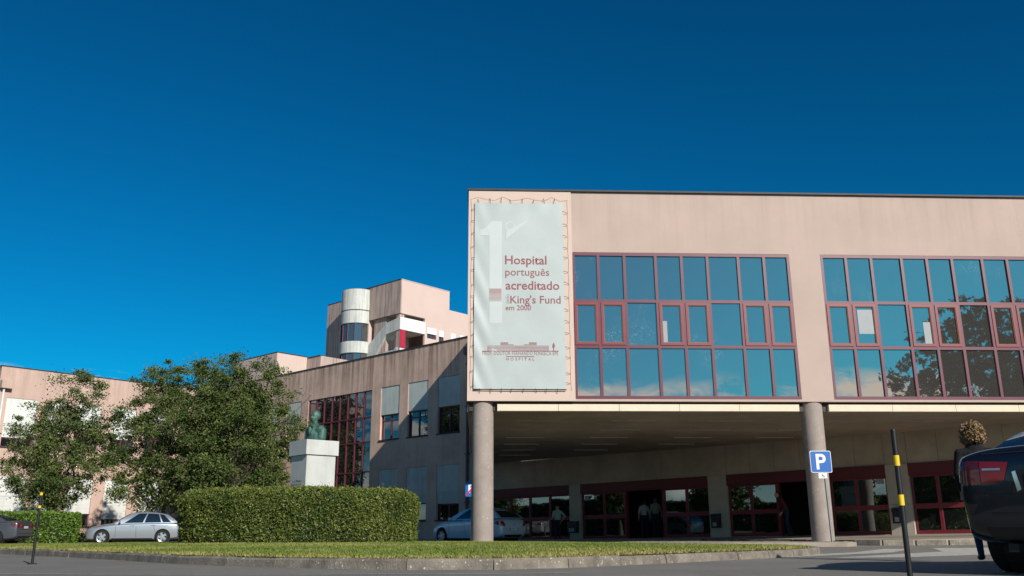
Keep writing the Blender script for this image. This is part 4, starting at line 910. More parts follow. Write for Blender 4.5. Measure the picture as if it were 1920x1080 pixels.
def car(name, label, loc, heading, paint, S):
    """x forward, y left; S holds the side profile"""
    root = thing(name, (0, 0, 0), label, 'car')
    st_ = S['st']; NS = len(st_); b = MB()
    for (x, zb, zt, w, sh) in st_:
        sec = [(0, zb), (w*.78, zb), (w*.955, zb+.07), (w*.99, zb+(sh-zb)*.40), (w*1.0, zb+(sh-zb)*.66), (w*.985, sh-.03), (w*.95, sh+.012), (w*.80, zt-.012), (w*.5, zt+.012), (0, zt+.02)]
        ring = [(x, y, z) for y, z in sec] + [(x, -y, z) for y, z in sec[-2:0:-1]]; b.v += ring
    m_ = 18
    for k in range(NS-1):
        for q in range(m_): j = (q+1) % m_; b.f.append((k*m_+q, k*m_+j, (k+1)*m_+j, (k+1)*m_+q)); b.mi.append(0)
    b.f.append(tuple(reversed(range(m_)))); b.mi.append(0); b.f.append(tuple((NS-1)*m_+q for q in range(m_))); b.mi.append(0)
    me = bpy.data.meshes.new('tmp'); me.from_pydata(b.v, [], b.f); bm = bmesh.new(); bm.from_mesh(me); bmesh.ops.recalc_face_normals(bm, faces=bm.faces); bm.to_mesh(me); bm.free()
    cre = me.attributes.new('crease_edge', 'FLOAT', 'EDGE')
    for ed in me.edges:
        a_, c_ = ed.vertices
        if a_ % 18 == c_ % 18 and a_ % 18 in (5, 6, 12, 13, 2, 16): cre.data[ed.index].value = .62
    o = bpy.data.objects.new('tmp', me); col.objects.link(o); sub = o.modifiers.new('s', 'SUBSURF'); sub.levels = sub.render_levels = 2
    cut = []; R_ = S['wr']
    for x in S['ax']:
        c_ = MB(); c_.lathe([(0, -1.4), (R_*1.13, -1.4), (R_*1.13, 1.4), (0, 1.4)], 40, (x, 0, R_), 'y'); cm_ = bpy.data.meshes.new('c'); cm_.from_pydata(c_.v, [], c_.f); bm = bmesh.new(); bm.from_mesh(cm_); bmesh.ops.remove_doubles(bm, verts=bm.verts, dist=1e-5); bmesh.ops.recalc_face_normals(bm, faces=bm.faces); bm.to_mesh(cm_); bm.free()
        co = bpy.data.objects.new('c', cm_); col.objects.link(co); cut.append(co); bo = o.modifiers.new('b', 'BOOLEAN'); bo.operation = 'DIFFERENCE'; bo.object = co; bo.solver = 'EXACT'
    dg = bpy.context.evaluated_depsgraph_get(); ev = o.evaluated_get(dg); body = bpy.data.meshes.new_from_object(ev)
    bm = bmesh.new(); bm.from_mesh(body); bvh = BVHTree.FromBMesh(bm); bm.free()
    for q in cut+[o]: bpy.data.objects.remove(q)
    body.materials.clear(); body.materials.append(paint); body.polygons.foreach_set('use_smooth', [True]*len(body.polygons)); body.update(); body.set_sharp_from_angle(angle=R(38)); body.name = 'body'
    def part(nm, data, parent=root): ob = bpy.data.objects.new(nm, data); col.objects.link(ob); ob.parent = parent; return ob
    def mesh(mb, nm, M, smooth=False, parent=root):
        me_ = bpy.data.meshes.new(nm); me_.from_pydata(mb.v, [], mb.f); me_.materials.append(M)
        if smooth: me_.polygons.foreach_set('use_smooth', [True]*len(me_.polygons)); me_.update(); me_.set_sharp_from_angle(angle=R(35))
        return part(nm, me_, parent)
    part('body', body)
    # dark arches
    for x in S['ax']:
        a_ = MB(); a_.lathe([(0, -S['hw']*.80), (R_*1.125, -S['hw']*.80), (R_*1.125, S['hw']*.80), (0, S['hw']*.80)], 30, (x, 0, R_), 'y'); mesh(a_, 'wheel_arch', M_blackpl)
    # greenhouse shell
    G = S['gh']; wb_, wr_ = G['wb'], G['wr']
    def Bs(s_):
        k, t_ = int(s_) % 4, s_-int(s_)
        if k == 0: y = -1+2*t_; return Vector((G['xwf']-.16*abs(y)**2.2, y*wb_, G['zbf']))           # windscreen foot, right to left
        if k == 1: return Vector((G['xwf']-.16+(G['xrb']+.06-G['xwf']+.16)*t_, wb_, G['zbf']+(G['zbr']-G['zbf'])*t_))
        if k == 2: y = 1-2*t_; return Vector((G['xrb']+.06*abs(y)**2.2, y*wb_, G['zbr']))
        return Vector((G['xrb']+.06+(G['xwf']-.16-G['xrb']-.06)*t_, -wb_, G['zbr']+(G['zbf']-G['zbr'])*t_))
    def roofz(x): t_ = (x-G['xrr'])/(G['xrf']-G['xrr']); return G['zr']-G['arch']*(2*(t_-.58))**2
    def Ts(s_):
        k, t_ = int(s_) % 4, s_-int(s_)
        if k == 0: y = -1+2*t_; x = G['xrf']-.07*abs(y)**2.2; return Vector((x, y*wr_, roofz(x)-.035*abs(y)**3))
        if k == 1: x = G['xrf']-.07+(G['xrr']+.05-G['xrf']+.07)*t_; return Vector((x, wr_, roofz(x)-.035))
        if k == 2: y = 1-2*t_; x = G['xrr']+.05*abs(y)**2.2; return Vector((x, y*wr_, roofz(x)-.035*abs(y)**3))
        x = G['xrr']+.05+(G['xrf']-.07-G['xrr']-.05)*t_; return Vector((x, -wr_, roofz(x)-.035))
    def PS(s_, v, off=0):
        a_, c_ = Bs(s_), Ts(s_); p_ = a_.lerp(c_, v); k = int(s_) % 4
        n_ = {0: Vector((.6, 0, .8)), 1: Vector((0, .94, .33)), 2: Vector((-.6, 0, .75)), 3: Vector((0, -.94, .33))}[k]; n_.normalize()
        return p_ + n_*(.035*math.sin(math.pi*v)*(1 if k in (1, 3) else .8)+off)
    seg = []
    for k, n_ in ((0, 8), (1, 20), (2, 8), (3, 20)): seg += [k+(i/n_)*.99999 for i in range(n_)]
    g_ = MB(); nv = 7; n_ = len(seg)
    for j in range(nv+1):
        for s_ in seg: g_.v.append(tuple(PS(s_, j/nv)))
    for j in range(nv):
        for i in range(n_): g_.f.append((j*n_+i, j*n_+(i+1) % n_, (j+1)*n_+(i+1) % n_, (j+1)*n_+i)); g_.mi.append(0)
    top = nv*n_; rows = []
    for (s1, y) in [(i/6, None) for i in range(7)]: pass
    for kx in range(13):                        # roof skin with crown
        t_ = kx/12; row = []
        for ky in range(9):
            y = -1+2*ky/8; xf, xr = G['xrf']-.07*abs(y)**2.2, G['xrr']+.05*abs(y)**2.2; x = xf+(xr-xf)*t_; row.append((x, y*wr_, roofz(x)-.035*abs(y)**3+.001))
        i0 = len(g_.v); g_.v += row; rows.append(i0)
    for a_, c_ in zip(rows, rows[1:]):
        for k in range(8): g_.f.append((a_+k, a_+k+1, c_+k+1, c_+k)); g_.mi.append(0)
    mesh(g_, 'roof', paint, True)
    def glass(s0, s1, v0, v1, nm, ns=8, nv_=5, taper=0):
        q = MB()
        for j in range(nv_+1):
            for i in range(ns+1):
                v = v0+(v1-v0)*j/nv_; a0 = s0+taper*(v-v0)/(v1-v0) if taper > 0 else s0; a1 = s1+taper*(v-v0)/(v1-v0) if taper < 0 else s1
                q.v.append(tuple(PS(a0+(a1-a0)*i/ns, v, .005)))
        for j in range(nv_):
            for i in range(ns): k = j*(ns+1)+i; q.f.append((k, k+1, k+ns+2, k+ns+1)); q.mi.append(0)
        mesh(q, nm, G_car, True)
    glass(.07, .93, .04, .95, 'windscreen'); glass(2.10, 2.90, .08, .93, 'rear_window')
    for (a_, c_, tp) in S['sw']: glass(1+a_, 1+c_, .07, .90, 'side_window', taper=tp); glass(4-c_, 4-a_, .07, .90, 'side_window', taper=-tp)
    # details laid on the body skin
    def patch(P4, dirv, M, nm, n1=6, n2=4, off=.006, parent=root):
        """P4: four points of a quad out in the air; cast along dirv on to the body"""
        d = Vector(dirv); q = MB(); ok = True
        for j in range(n2+1):
            for i in range(n1+1):
                a_ = Vector(P4[0]).lerp(Vector(P4[1]), i/n1); c_ = Vector(P4[3]).lerp(Vector(P4[2]), i/n1); p_ = a_.lerp(c_, j/n2); h_ = bvh.ray_cast(p_, d, 5)
                q.v.append(tuple(h_[0]-d*off) if h_[0] is not None else (0, 0, -99))
        for j in range(n2):
            for i in range(n1): k = j*(n1+1)+i; q.f.append((k, k+1, k+n1+2, k+n1+1)); q.mi.append(0)
        q.f = [f for f in q.f if all(q.v[i][2] > -9 for i in f) and max((Vector(q.v[f[0]])-Vector(q.v[i])).length for i in f) < .35]
        return mesh(q, nm, M, True, parent) if q.f else None
    for (P4, d, M, nm) in S['pat']:
        patch(P4, d, M, nm, off=.004 if nm == 'plate_recess_shade' else (.008 if nm in ('plate_strip', 'reflector_strip') else .006))
        if S.get('mirror', True) and abs(P4[0][1]+P4[1][1]+P4[2][1]+P4[3][1]) > 1e-3: patch([(x, -y, z) for x, y, z in P4], (d[0], -d[1], d[2]), M, nm)
    for x in S['seams']:
        for sgn in (1, -1): patch([(x[0]-.006, sgn*2, x[2]), (x[0]+.006, sgn*2, x[2]), (x[1]+.006, sgn*2, x[3]), (x[1]-.006, sgn*2, x[3])], (0, -sgn, 0), M_blackpl, 'door_seam', 1, 8, .002)
    for x, z in S['handles']:
        for sgn in (1, -1):
            h_ = bvh.ray_cast(Vector((x, sgn*2, z)), Vector((0, -sgn, 0)), 5)
            if h_[0]: y = h_[0].y; q = MB(); q.tube([(x-.09, y-sgn*.004, z), (x-.05, y+sgn*.028, z+.004), (x+.05, y+sgn*.028, z+.004), (x+.09, y-sgn*.004, z)], .014, 6); mesh(q, 'door_handle', paint)
    for sgn in (1, -1):       # mirrors
        q = MB(); mx_, mz = S['mir']; y0 = S['hw']-.03
        for k in range(7):
            t_ = k/6*math.pi
        prof = [(0, -.105), (.06, -.10), (.085, -.05), (.09, .02), (.07, .08), (0, .105)]
        i0 = len(q.v)
        capsule(q, (mx_, sgn*(y0+.06), mz), (mx_-.02, sgn*(y0+.17), mz+.01), .065, .06, 12, (Vector((1, 0, 0)), .8)); capsule(q, (mx_+.01, sgn*(y0-.02), mz-.05), (mx_, sgn*(y0+.07), mz-.02), .02, .025)
        mesh(q, 'wing_mirror', paint, True)
    # wheels
    tt, mm, bb_ = wheel_mesh(R_, .215, S['spokes'])
    for x in S['ax']:
        for sgn in (1, -1):
            we = bpy.data.objects.new('wheel', None); col.objects.link(we); we.parent = root; we.location = (x, sgn*(S['hw']-.125), R_); we.rotation_euler[2] = 0 if sgn > 0 else math.pi
            mesh(tt, 'tyre', M_tyre, True, we); mesh(mm, 'rim', M_rim, True, we); mesh(bb_, 'brake_disc', M_blackpl, False, we)
    for (c0, c1, c2, c3, c4, c5, M, nm) in S.get('boxes', []): q = MB(); q.box(c0, c1, c2, c3, c4, c5); mesh(q, nm, M)
    root.location = loc; root.rotation_euler[2] = heading
    return root
# hatchback (short rear), 4.24 m
HATCH = dict(hw=.875, wr=.315, ax=(1.36, -1.30), spokes=5, mir=(.62, .96),
    st=[(2.12, .30, .58, .50, .52), (2.07, .22, .66, .66, .58), (1.95, .18, .72, .79, .64), (1.70, .17, .79, .85, .70), (1.30, .17, .86, .870, .78), (.85, .17, .92, .875, .84), (.40, .17, .93, .875, .87), (-.30, .17, .94, .875, .885), (-1.0, .17, .95, .875, .90), (-1.55, .18, .95, .87, .90), (-1.90, .22, .94, .83, .88), (-2.06, .28, .90, .76, .84), (-2.12, .36, .80, .66, .74)],
    gh=dict(wb=.77, wr=.56, xwf=1.04, xrb=-2.0, xrf=.22, xrr=-1.48, zbf=.875, zbr=.93, zr=1.425, arch=.085),
    sw=[(.14, .44, .08), (.465, .74, 0), (.765, .90, -.02)],
    seams=[(.78, .78, .32, .86), (-.13, -.10, .30, .88), (-.98, -.80, .55, .89)], handles=[(.06, .80), (-.86, .815)],
    pat=[([(2.5, .42, .60), (2.5, .80, .64), (2.5, .80, .71), (2.5, .42, .69)], (-1, 0, 0), M_head, 'headlight'), ([(2.6, .05, .55), (2.6, .27, .55), (2.6, .25, .66), (2.6, .05, .66)], (-1, 0, 0), M_blackpl, 'grille'),
         ([(2.6, -.62, .27), (2.6, .62, .27), (2.6, .60, .38), (2.6, -.60, .38)], (-1, 0, 0), M_blackpl, 'air_intake'), ([(-2.6, .42, .70), (-2.6, .76, .70), (-2.6, .74, .86), (-2.6, .44, .86)], (1, 0, 0), M_tail, 'tail_light'),
         ([(2.6, -.26, .44), (2.6, .26, .44), (2.6, .26, .53), (2.6, -.26, .53)], (-1, 0, 0), M_plate, 'number_plate'), ([(-2.6, -.26, .60), (-2.6, .26, .60), (-2.6, .26, .70), (-2.6, -.26, .70)], (1, 0, 0), M_plate, 'number_plate'),
         ([(.93, 2, .20), (-.86, 2, .20), (-.86, 2, .262), (.93, 2, .262)], (0, -1, 0), M_blackpl, 'sill_trim'), ([(1.95, 2, .60), (1.62, 2, .62), (1.70, 2, .70), (1.93, 2, .68)], (0, -1, 0), M_head, 'headlight')])
# saloon, 4.52 m
SALOON = dict(hw=.91, wr=.325, ax=(1.42, -1.34), spokes=10, mir=(.70, .98),
    st=[(2.26, .30, .60, .52, .54), (2.20, .22, .68, .70, .60), (2.05, .18, .74, .82, .66), (1.75, .17, .82, .885, .74), (1.35, .17, .88, .905, .80), (.90, .17, .93, .91, .86), (.40, .17, .94, .91, .89), (-.35, .17, .98, .91, .935), (-1.05, .18, 1.02, .91, .975), (-1.55, .20, 1.055, .905, 1.0), (-1.95, .24, 1.085, .885, 1.02), (-2.17, .27, 1.095, .85, 1.02), (-2.25, .34, 1.06, .81, .99), (-2.28, .44, .96, .78, .91)],
    gh=dict(wb=.79, wr=.57, xwf=1.08, xrb=-1.78, xrf=.25, xrr=-.98, zbf=.92, zbr=1.045, zr=1.48, arch=.06),
    sw=[(.14, .45, .08), (.475, .76, 0), (.785, .86, -.03)],
    seams=[(.82, .82, .32, .88), (-.15, -.12, .30, .90), (-1.02, -.86, .55, .92)], handles=[(.05, .83), (-.88, .85)],
    pat=[([(2.7, .45, .62), (2.7, .84, .66), (2.7, .84, .73), (2.7, .45, .71)], (-1, 0, 0), M_head, 'headlight'), ([(2.7, .05, .56), (2.7, .28, .56), (2.7, .26, .68), (2.7, .05, .68)], (-1, 0, 0), M_blackpl, 'grille'),
         ([(-2.8, .43, .80), (-2.8, .62, .785), (-2.8, .62, .975), (-2.8, .38, .955)], (1, 0, 0), M_tail, 'tail_light'), ([(-2.8, .625, .775), (-2.8, .845, .79), (-2.8, .83, .985), (-2.8, .625, .98)], (1, 0, 0), M_tail2, 'tail_light'),
         ([(-2.18, 2, .80), (-2.02, 2, .83), (-1.96, 2, .97), (-2.16, 2, .98)], (0, -1, 0), M_tail2, 'tail_light'),
         ([(-2.8, -.26, .74), (-2.8, .26, .74), (-2.8, .26, .85), (-2.8, -.26, .85)], (1, 0, 0), M_plate, 'number_plate'), ([(-2.8, .215, .742), (-2.8, .26, .742), (-2.8, .26, .848), (-2.8, .215, .848)], (1, 0, 0), M_eu, 'plate_strip'),
         ([(-2.8, .30, .72), (-2.8, .335, .70), (-2.8, .36, .87), (-2.8, .33, .88)], (1, 0, 0), M_chrome, 'plate_trim'),
         ([(-2.8, .45, .888), (-2.8, .60, .893), (-2.8, .60, .912), (-2.8, .45, .907)], (1, 0, 0), M_head, 'reflector_strip'),
         ([(-2.8, -.80, .698), (-2.8, .80, .698), (-2.8, .80, .706), (-2.8, -.80, .706)], (1, 0, 0), M_tyre, 'boot_gap'), ([(-2.8, -.37, .71), (-2.8, .37, .71), (-2.8, .33, .885), (-2.8, -.33, .885)], (1, 0, 0), M_tyre, 'plate_recess_shade'), ([(-2.8, -.80, .52), (-2.8, .80, .52), (-2.8, .80, .532), (-2.8, -.80, .532)], (1, 0, 0), M_tyre, 'bumper_crease'), ([(-2.8, -.60, 1.035), (-2.8, .60, 1.035), (-2.8, .60, 1.042), (-2.8, -.60, 1.042)], (1, 0, 0), M_tyre, 'boot_edge'),  # flat dark patch round the plate paints the shade of a recess
         ([(-2.8, -.60, .30), (-2.8, .60, .30), (-2.8, .64, .40), (-2.8, -.64, .40)], (1, 0, 0), M_blackpl, 'bumper_panel'),
         ([(2.7, -.6, .27), (2.7, .6, .27), (2.7, .6, .38), (2.7, -.6, .38)], (-1, 0, 0), M_blackpl, 'air_intake')],
    boxes=[(-2.20, -2.02, .42, .50, .20, .27, M_blackpl, 'exhaust_pipe')])
# tall rounded hatchback, 4.27 m
ROUND = dict(hw=.885, wr=.32, ax=(1.35, -1.26), spokes=7, mir=(.72, 1.00),
    st=[(2.14, .28, .55, .52, .50), (2.08, .20, .66, .68, .58), (1.92, .17, .76, .80, .67), (1.60, .16, .86, .86, .76), (1.25, .16, .93, .88, .83), (.85, .16, .97, .885, .88), (.30, .16, .98, .885, .90), (-.40, .16, .99, .885, .92), (-1.1, .17, 1.0, .885, .94), (-1.60, .18, 1.0, .875, .94), (-1.90, .22, .99, .84, .92), (-2.04, .28, .95, .78, .87), (-2.11, .36, .82, .70, .76)],
    gh=dict(wb=.78, wr=.56, xwf=1.22, xrb=-2.0, xrf=.32, xrr=-1.45, zbf=.94, zbr=1.0, zr=1.475, arch=.11),
    sw=[(.14, .46, .10), (.485, .77, 0), (.80, .90, -.03)],
    seams=[(.86, .86, .30, .90), (-.12, -.10, .28, .92), (-1.0, -.84, .55, .93)], handles=[(.04, .84), (-.86, .86)],
    pat=[([(2.6, .40, .60), (2.6, .78, .64), (2.6, .78, .74), (2.6, .40, .68)], (-1, 0, 0), M_head, 'headlight'), ([(-2.7, .50, .70), (-2.7, .78, .70), (-2.7, .74, .90), (-2.7, .60, .90)], (1, 0, 0), M_tail, 'tail_light'),
         ([(-2.03, 2, .72), (-1.78, 2, .78), (-1.84, 2, .90), (-2.0, 2, .89)], (0, -1, 0), M_tail, 'tail_light'), ([(-2.7, -.27, .50), (-2.7, .27, .50), (-2.7, .27, .62), (-2.7, -.27, .62)], (1, 0, 0), M_plate, 'number_plate'),
         ([(-2.7, .22, .502), (-2.7, .27, .502), (-2.7, .27, .618), (-2.7, .22, .618)], (1, 0, 0), M_eu, 'plate_strip'), ([(-2.7, -.06, .73), (-2.7, .0, .755), (-2.7, .0, .775), (-2.7, -.06, .75)], (1, 0, 0), M_chrome, 'badge'), ([(-2.7, .06, .73), (-2.7, .0001, .755), (-2.7, .0001, .775), (-2.7, .06, .75)], (1, 0, 0), M_chrome, 'badge'),
         ([(-2.7, -.66, .26), (-2.7, .66, .26), (-2.7, .68, .36), (-2.7, -.68, .36)], (1, 0, 0), M_blackpl, 'bumper_panel')])
car('parked_car', 'silver hatchback parked between the lawn and the trees', (-18.15, 44.3, 0), R(180+16), P_silver, HATCH).scale = (1.0, 1.0, 1.05)
car('parked_car', 'dark grey saloon cut off by the left edge', (-25.4, 43.6, 0), R(180+3), P_grey, SALOON)
car('parked_car', 'blue grey hatchback half hidden behind the front column', (-1.50, 39.2, 0), R(137), P_blue, ROUND)
car('parked_car', 'near black saloon seen from behind at the right edge', (6.47, 9.42, 0), R(42), P_black, SALOON).scale = (1.04, 1.04, 1.03)

# ------------------------------------------------------------------ people
SKIN = mat('skin', (.42, .25, .17), .55, var=.05, vs_=6)
def person(name, label, loc, facing, H_, J, C_, hair, voxel=.013):
    """J: joint positions in metres for a 1.75 m figure (x to the person's left, y forward, z up); C_: colours"""
    root = thing(name, (0, 0, 0), label, 'person'); k = H_/1.75; b = MB(); prim = []
    def c(p0, p1, r0, r1, t_, flat=None): capsule(b, p0, p1, r0, r1, 12, flat); prim.append((Vector(p0), Vector(p1), r0, r1, t_))
    Yv = Vector((0, 1, 0)); P = {n_: Vector(v) for n_, v in J.items()}
    hipc, ch, nk, hd_ = P['hip'], P['chest'], P['neck'], P['head']
    side = (P['shL']-P['shR']).normalized(); fwd = Vector((0, 0, 1)).cross(side)*-1 if False else side.cross(Vector((0, 0, 1)))*1
    fwd = Vector((-side.y, side.x, 0)) if side.x >= 0 else Vector((side.y, -side.x, 0))
    fwd = P.get('fwd', fwd)
    c(hipc+Vector((0, 0, -.02)), hipc+Vector((0, 0, .10)), .165, .150, 't', (fwd, .72)); bw = 1+(C_.get('bulk', 1.0)-1)*.9; c(hipc+Vector((0, 0, .0 if bw > 1 else .10)), ch, .150*bw, .175*bw, 's', (fwd, .68)); c(ch, nk-Vector((0, 0, .08)), .175*bw, .13, 's', (fwd, .66))
    c(P['shL']-side*.03, P['shR']+side*.03, .072, .072, 's'); c(nk-Vector((0, 0, .09)), hd_-Vector((0, 0, .06)), .060, .055, 'k')
    c(hd_+Vector((0, 0, .0))-fwd*.015, hd_+Vector((0, 0, .055))-fwd*.015, .083, .088, 'k'); c(hd_+fwd*.035-Vector((0, 0, .065)), hd_+fwd*.03, .050, .068, 'k'); c(hd_+fwd*.092+Vector((0, 0, .02)), hd_+fwd*.108-Vector((0, 0, .015)), .010, .017, 'k')
    for s_ in (1, -1): c(hd_+side*.086*s_-Vector((0, 0, .01)), hd_+side*.088*s_+Vector((0, 0, .03)), .014, .018, 'k')
    for s_, L_ in ((1, 'L'), (-1, 'R')):
        sh, el, wr, hp, kn, an = P['sh'+L_], P['el'+L_], P['wr'+L_], P['hp'+L_], P['kn'+L_], P['an'+L_]
        sl = C_.get('sleeve', 1.0); m_ = sh.lerp(el, .6)
        bk = C_.get('bulk', 1.0); c(sh, el, .058*bk, .044*bk, 's'); c(el, wr, .043*bk, .030, 's' if sl > .9 else 'k')
        d = (wr-el).normalized(); palm = wr+d*.075; c(wr, palm, .028, .034, 'k', (side, .6))
        c(hp, kn, .088, .060, 't'); c(kn, an, .058, .040, 't'); tf = P.get('toe'+L_, an+fwd*.17)-Vector((0, 0, 0)); c(an-Vector((0, 0, .035))-fwd*.03, Vector((tf.x, tf.y, tf.z-.05)), .043, .034, 'h')
    me = fuse(b, voxel, 3); order = ['s', 't', 'k', 'h']
    for t_ in order: me.materials.append({'s': C_['top'], 't': C_['legs'], 'k': SKIN, 'h': C_['shoes']}[t_])
    A0 = np.array([p[0] for p in prim]); A1 = np.array([p[1] for p in prim]); r0 = np.array([p[2] for p in prim]); r1 = np.array([p[3] for p in prim]); ti = np.array([order.index(p[4]) for p in prim])
    cen = np.empty(len(me.polygons)*3); me.polygons.foreach_get('center', cen); cen = cen.reshape(-1, 3)
    d = A1-A0; dd = (d*d).sum(1)+1e-9; tpar = np.clip(((cen[:, None]-A0)*d).sum(2)/dd, 0, 1); dist = np.linalg.norm(cen[:, None]-(A0+d*tpar[..., None]), axis=2)-(r0+(r1-r0)*tpar)
    me.polygons.foreach_set('material_index', ti[dist.argmin(1)].astype(np.int32))
    # five fingers on each hand, joined to the body mesh
    f_ = MB()
    for s_, L_ in ((1, 'L'), (-1, 'R')):
        el, wr = P['el'+L_], P['wr'+L_]; d_ = (wr-el).normalized(); ac = fwd - d_*fwd.dot(d_)
        if ac.length < .2: ac = side - d_*side.dot(d_)
        ac.normalize(); nrm = d_.cross(ac); base = wr+d_*.085
        for q, ln in enumerate((.060, .072, .066, .052)):
            o0 = base+ac*(.030-.020*q); bend = nrm*(.016*s_); f_.tube([tuple(o0), tuple(o0+d_*ln*.5+bend*.4), tuple(o0+d_*ln*.9+bend*1.5)], [.0095, .0085, .0065], 6)
        o0 = wr+d_*.035+ac*.03; f_.tube([tuple(o0), tuple(o0+d_*.03+ac*.022), tuple(o0+d_*.06+ac*.028)], [.011, .010, .007], 6)
    bm = bmesh.new(); bm.from_mesh(me); n0 = len(bm.faces); vs2 = [bm.verts.new(v) for v in f_.v]
    for fc in f_.f: nf = bm.faces.new([vs2[i] for i in fc]); nf.material_index = 2; nf.smooth = True
    bm.to_mesh(me); bm.free()
    ob = bpy.data.objects.new('body', me); col.objects.link(ob); ob.parent = root
    hb = MB(); r = np.random.default_rng(int(abs(loc[0])*100))
    if hair[0] == 'curly':
        for q in range(150):
            v = r.normal(0, 1, 3); v /= np.linalg.norm(v)
            if v[1] > .55 and v[2] < .45: continue
            if v[2] < -.75: continue
            p_ = hd_+Vector((v[0]*.118, v[1]*.115-.02, v[2]*.125+.035)); capsule(hb, p_, p_+Vector(r.normal(0, .012, 3)), .030, .026, 8)
        hm = fuse(hb, .009, 1)
        dm = np.array([v.co for v in hm.vertices]); nn_ = np.array([mnoise.noise(Vector(p_*46))*.016 for p_ in dm])
        for v, q in zip(hm.vertices, nn_): v.co += v.normal*q*.6
        pt = dm + np.array([v.normal for v in hm.vertices])*.003; rr = np.random.default_rng(3); kk = rr.integers(0, len(pt), 3800); pt = pt[kk]+rr.normal(0, .010, (3800, 3)); nv_ = np.array([v.normal for v in hm.vertices])[kk]
        Vq, Fq = leaf_quads(pt, nv_, .018, rr, .70); cu_ = quads_mesh('curls', Vq, Fq, rr.uniform(0, 1, 3800), m_curl); cu_.parent = root
    else:
        capsule(hb, hd_+Vector((0, 0, .045))-fwd*.028, hd_+Vector((0, 0, .062))-fwd*.020, .096, .090, 14); capsule(hb, hd_-fwd*.05-Vector((0, 0, .02)), hd_-fwd*.045+Vector((0, 0, .04)), .070, .085, 14); hm = fuse(hb, .012, 2)
    hm.materials.clear(); hm.materials.append(hair[1]); ho = bpy.data.objects.new('hair', hm); col.objects.link(ho); ho.parent = root
    for s_ in (1, -1):
        eb_ = MB(); p_ = hd_+side*.033*s_+fwd*.082+Vector((0, 0, .018)); capsule(eb_, p_-side*.008, p_+side*.008, .008, .008, 8); me2 = bpy.data.meshes.new('eye'); me2.from_pydata(eb_.v, [], eb_.f); me2.materials.append(M_post); eo = bpy.data.objects.new('eye', me2); col.objects.link(eo); eo.parent = root
    root.scale = (k, k, k); root.location = loc; root.rotation_euler[2] = facing
    return root
def pose(**kw):
    J = dict(hip=(0, 0, .96), chest=(0, 0, 1.28), neck=(0, 0, 1.52), head=(0, .02, 1.62), shL=(.185, 0, 1.43), shR=(-.185, 0, 1.43), elL=(.25, -.02, 1.14), elR=(-.25, -.02, 1.14), wrL=(.26, .06, .90), wrR=(-.26, .06, .90),
             hpL=(.095, 0, .92), hpR=(-.095, 0, .92), knL=(.105, .02, .50), knR=(-.105, .02, .50), anL=(.11, -.03, .09), anR=(-.11, -.03, .09)); J.update(kw); return J
m_green = mat('cloth_pale_green', (.36, .50, .42), .8, var=.12, vs_=9); m_navy = mat('cloth_navy', (.012, .016, .030), .85); m_blackc = mat('cloth_black', (.006, .006, .007), .9, bump=.3, bs=30); m_jean = mat('cloth_denim', (.022, .034, .065), .85, var=.15, vs_=12)
m_wine = mat('cloth_wine', (.10, .018, .022), .85); m_olive = mat('cloth_grey_green', (.24, .25, .20), .85); m_shoe = mat('shoe_dark', (.02, .018, .016), .6); m_shoel = mat('shoe_pale', (.40, .40, .38), .6)
m_brown = mat('hair_brown', (.035, .020, .012), .6); m_blond = mat('hair_curly_fair', (.34, .21, .10), .5, c2=(.16, .085, .036), vs_=22); m_curl = mat('hair_curls', (.17, .10, .045), .6, c2=(.33, .215, .105), attr='rnd', spec=.5); m_hgrey = mat('hair_grey', (.10, .095, .09), .6)
def checked():
    M = bpy.data.materials.new('cloth_checked'); M.use_nodes = True; t = M.node_tree; b = t.nodes['Principled BSDF']; tcn = t.nodes.new('ShaderNodeTexCoord')
    w = [];
    for d_ in ('X', 'Z'):
        q = t.nodes.new('ShaderNodeTexWave'); q.bands_direction = d_; q.inputs['Scale'].default_value = 7; t.links.new(tcn.outputs['Object'], q.inputs['Vector']); w.append(q)
    mn = t.nodes.new('ShaderNodeMath'); mn.operation = 'MINIMUM'; t.links.new(w[0].outputs[1], mn.inputs[0]); t.links.new(w[1].outputs[1], mn.inputs[1])
    rr = t.nodes.new('ShaderNodeValToRGB'); rr.color_ramp.elements[0].position = .12; rr.color_ramp.elements[0].color = (.12, .14, .20, 1); rr.color_ramp.elements[1].position = .28; rr.color_ramp.elements[1].color = (.62, .62, .64, 1); t.links.new(mn.outputs[0], rr.inputs[0]); t.links.new(rr.outputs[0], b.inputs['Base Color']); b.inputs['Roughness'].default_value = .85
    return M
m_check = checked()
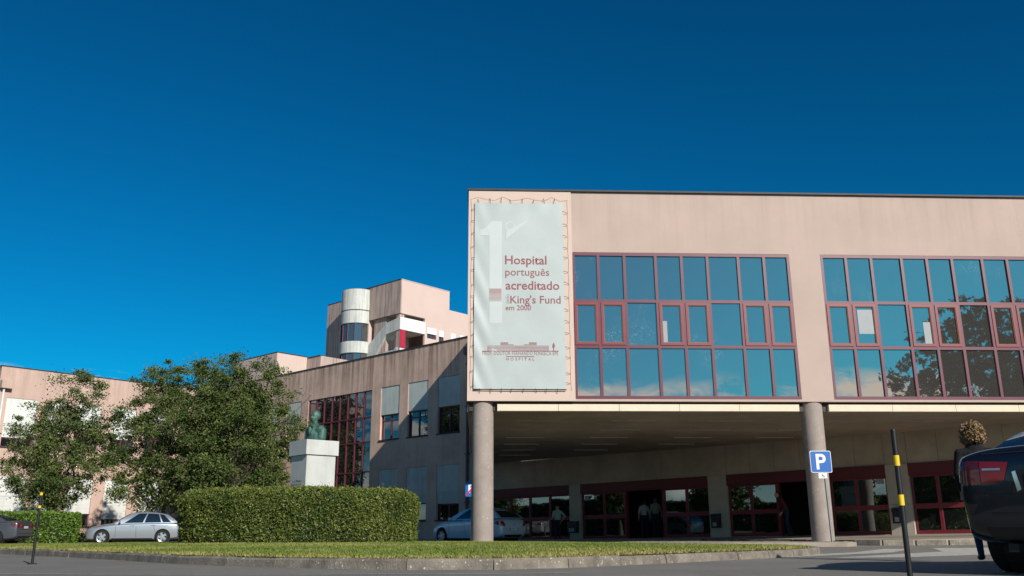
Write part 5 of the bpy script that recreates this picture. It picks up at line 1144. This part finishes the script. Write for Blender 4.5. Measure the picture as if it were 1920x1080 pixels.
person('person', 'woman in a pale green top standing with a hand on her hip', (2.06, 42.6, 0), R(178), 1.66, pose(elR=(-.36, .02, 1.22), wrR=(-.20, .08, 1.02), elL=(.24, .05, 1.16), wrL=(.40, .24, 1.06), anL=(.12, -.06, .09), anR=(-.07, -.02, .09)), dict(top=m_green, legs=m_navy, shoes=m_shoel, sleeve=.5), ('short', m_brown))
person('person', 'man in a checked shirt walking into the doorway', (Ew.p(10.95, .2, -.9)[0], Ew.p(10.95, .2, -.9)[1], .18), R(-12), 1.70, pose(knL=(.10, .10, .50), anL=(.11, .10, .12), anR=(-.11, -.16, .10)), dict(top=m_check, legs=m_navy, shoes=m_shoe, sleeve=.5), ('short', m_brown))
person('person', 'man in a grey green top beside the checked shirt', (Ew.p(11.68, .2, -.8)[0], Ew.p(11.68, .2, -.8)[1], .18), R(-16), 1.78, pose(knR=(-.10, .10, .50), anR=(-.11, .08, .12), anL=(.11, -.16, .10)), dict(top=m_olive, legs=m_navy, shoes=m_shoe), ('short', m_hgrey))
wx = Ew.p(18.62, .2, .30)
person('person', 'person in a wine red jacket and jeans leaning in the doorway', (wx[0], wx[1], .27), R(95), 1.75, pose(hip=(0, .02, .95), chest=(0, .16, 1.26), neck=(0, .27, 1.49), head=(0, .33, 1.59), shL=(.185, .22, 1.41), shR=(-.185, .22, 1.41), elL=(.25, .12, 1.13), elR=(-.25, .14, 1.13), wrL=(.24, .16, .89), wrR=(-.22, .26, .92), knL=(.10, -.05, .50), anL=(.10, -.22, .10), knR=(-.10, .06, .50), anR=(-.10, -.02, .09)), dict(top=m_wine, legs=m_jean, shoes=m_shoe), ('short', m_brown))
person('person', 'person with curly fair hair in black beside the black car', (6.02, 11.75, 0), R(-20), 1.70, pose(shL=(.19, -.01, 1.405), shR=(-.19, -.01, 1.405), elL=(.25, -.03, 1.14), elR=(-.25, -.03, 1.14), wrL=(.22, .10, .93), wrR=(-.22, .10, .93), knL=(.11, .14, .50), anL=(.12, .20, .10), anR=(-.12, -.22, .12), knR=(-.12, -.02, .50)), dict(bulk=1.2, top=m_blackc, legs=m_jean, shoes=m_shoe), ('curly', m_blond), .011)
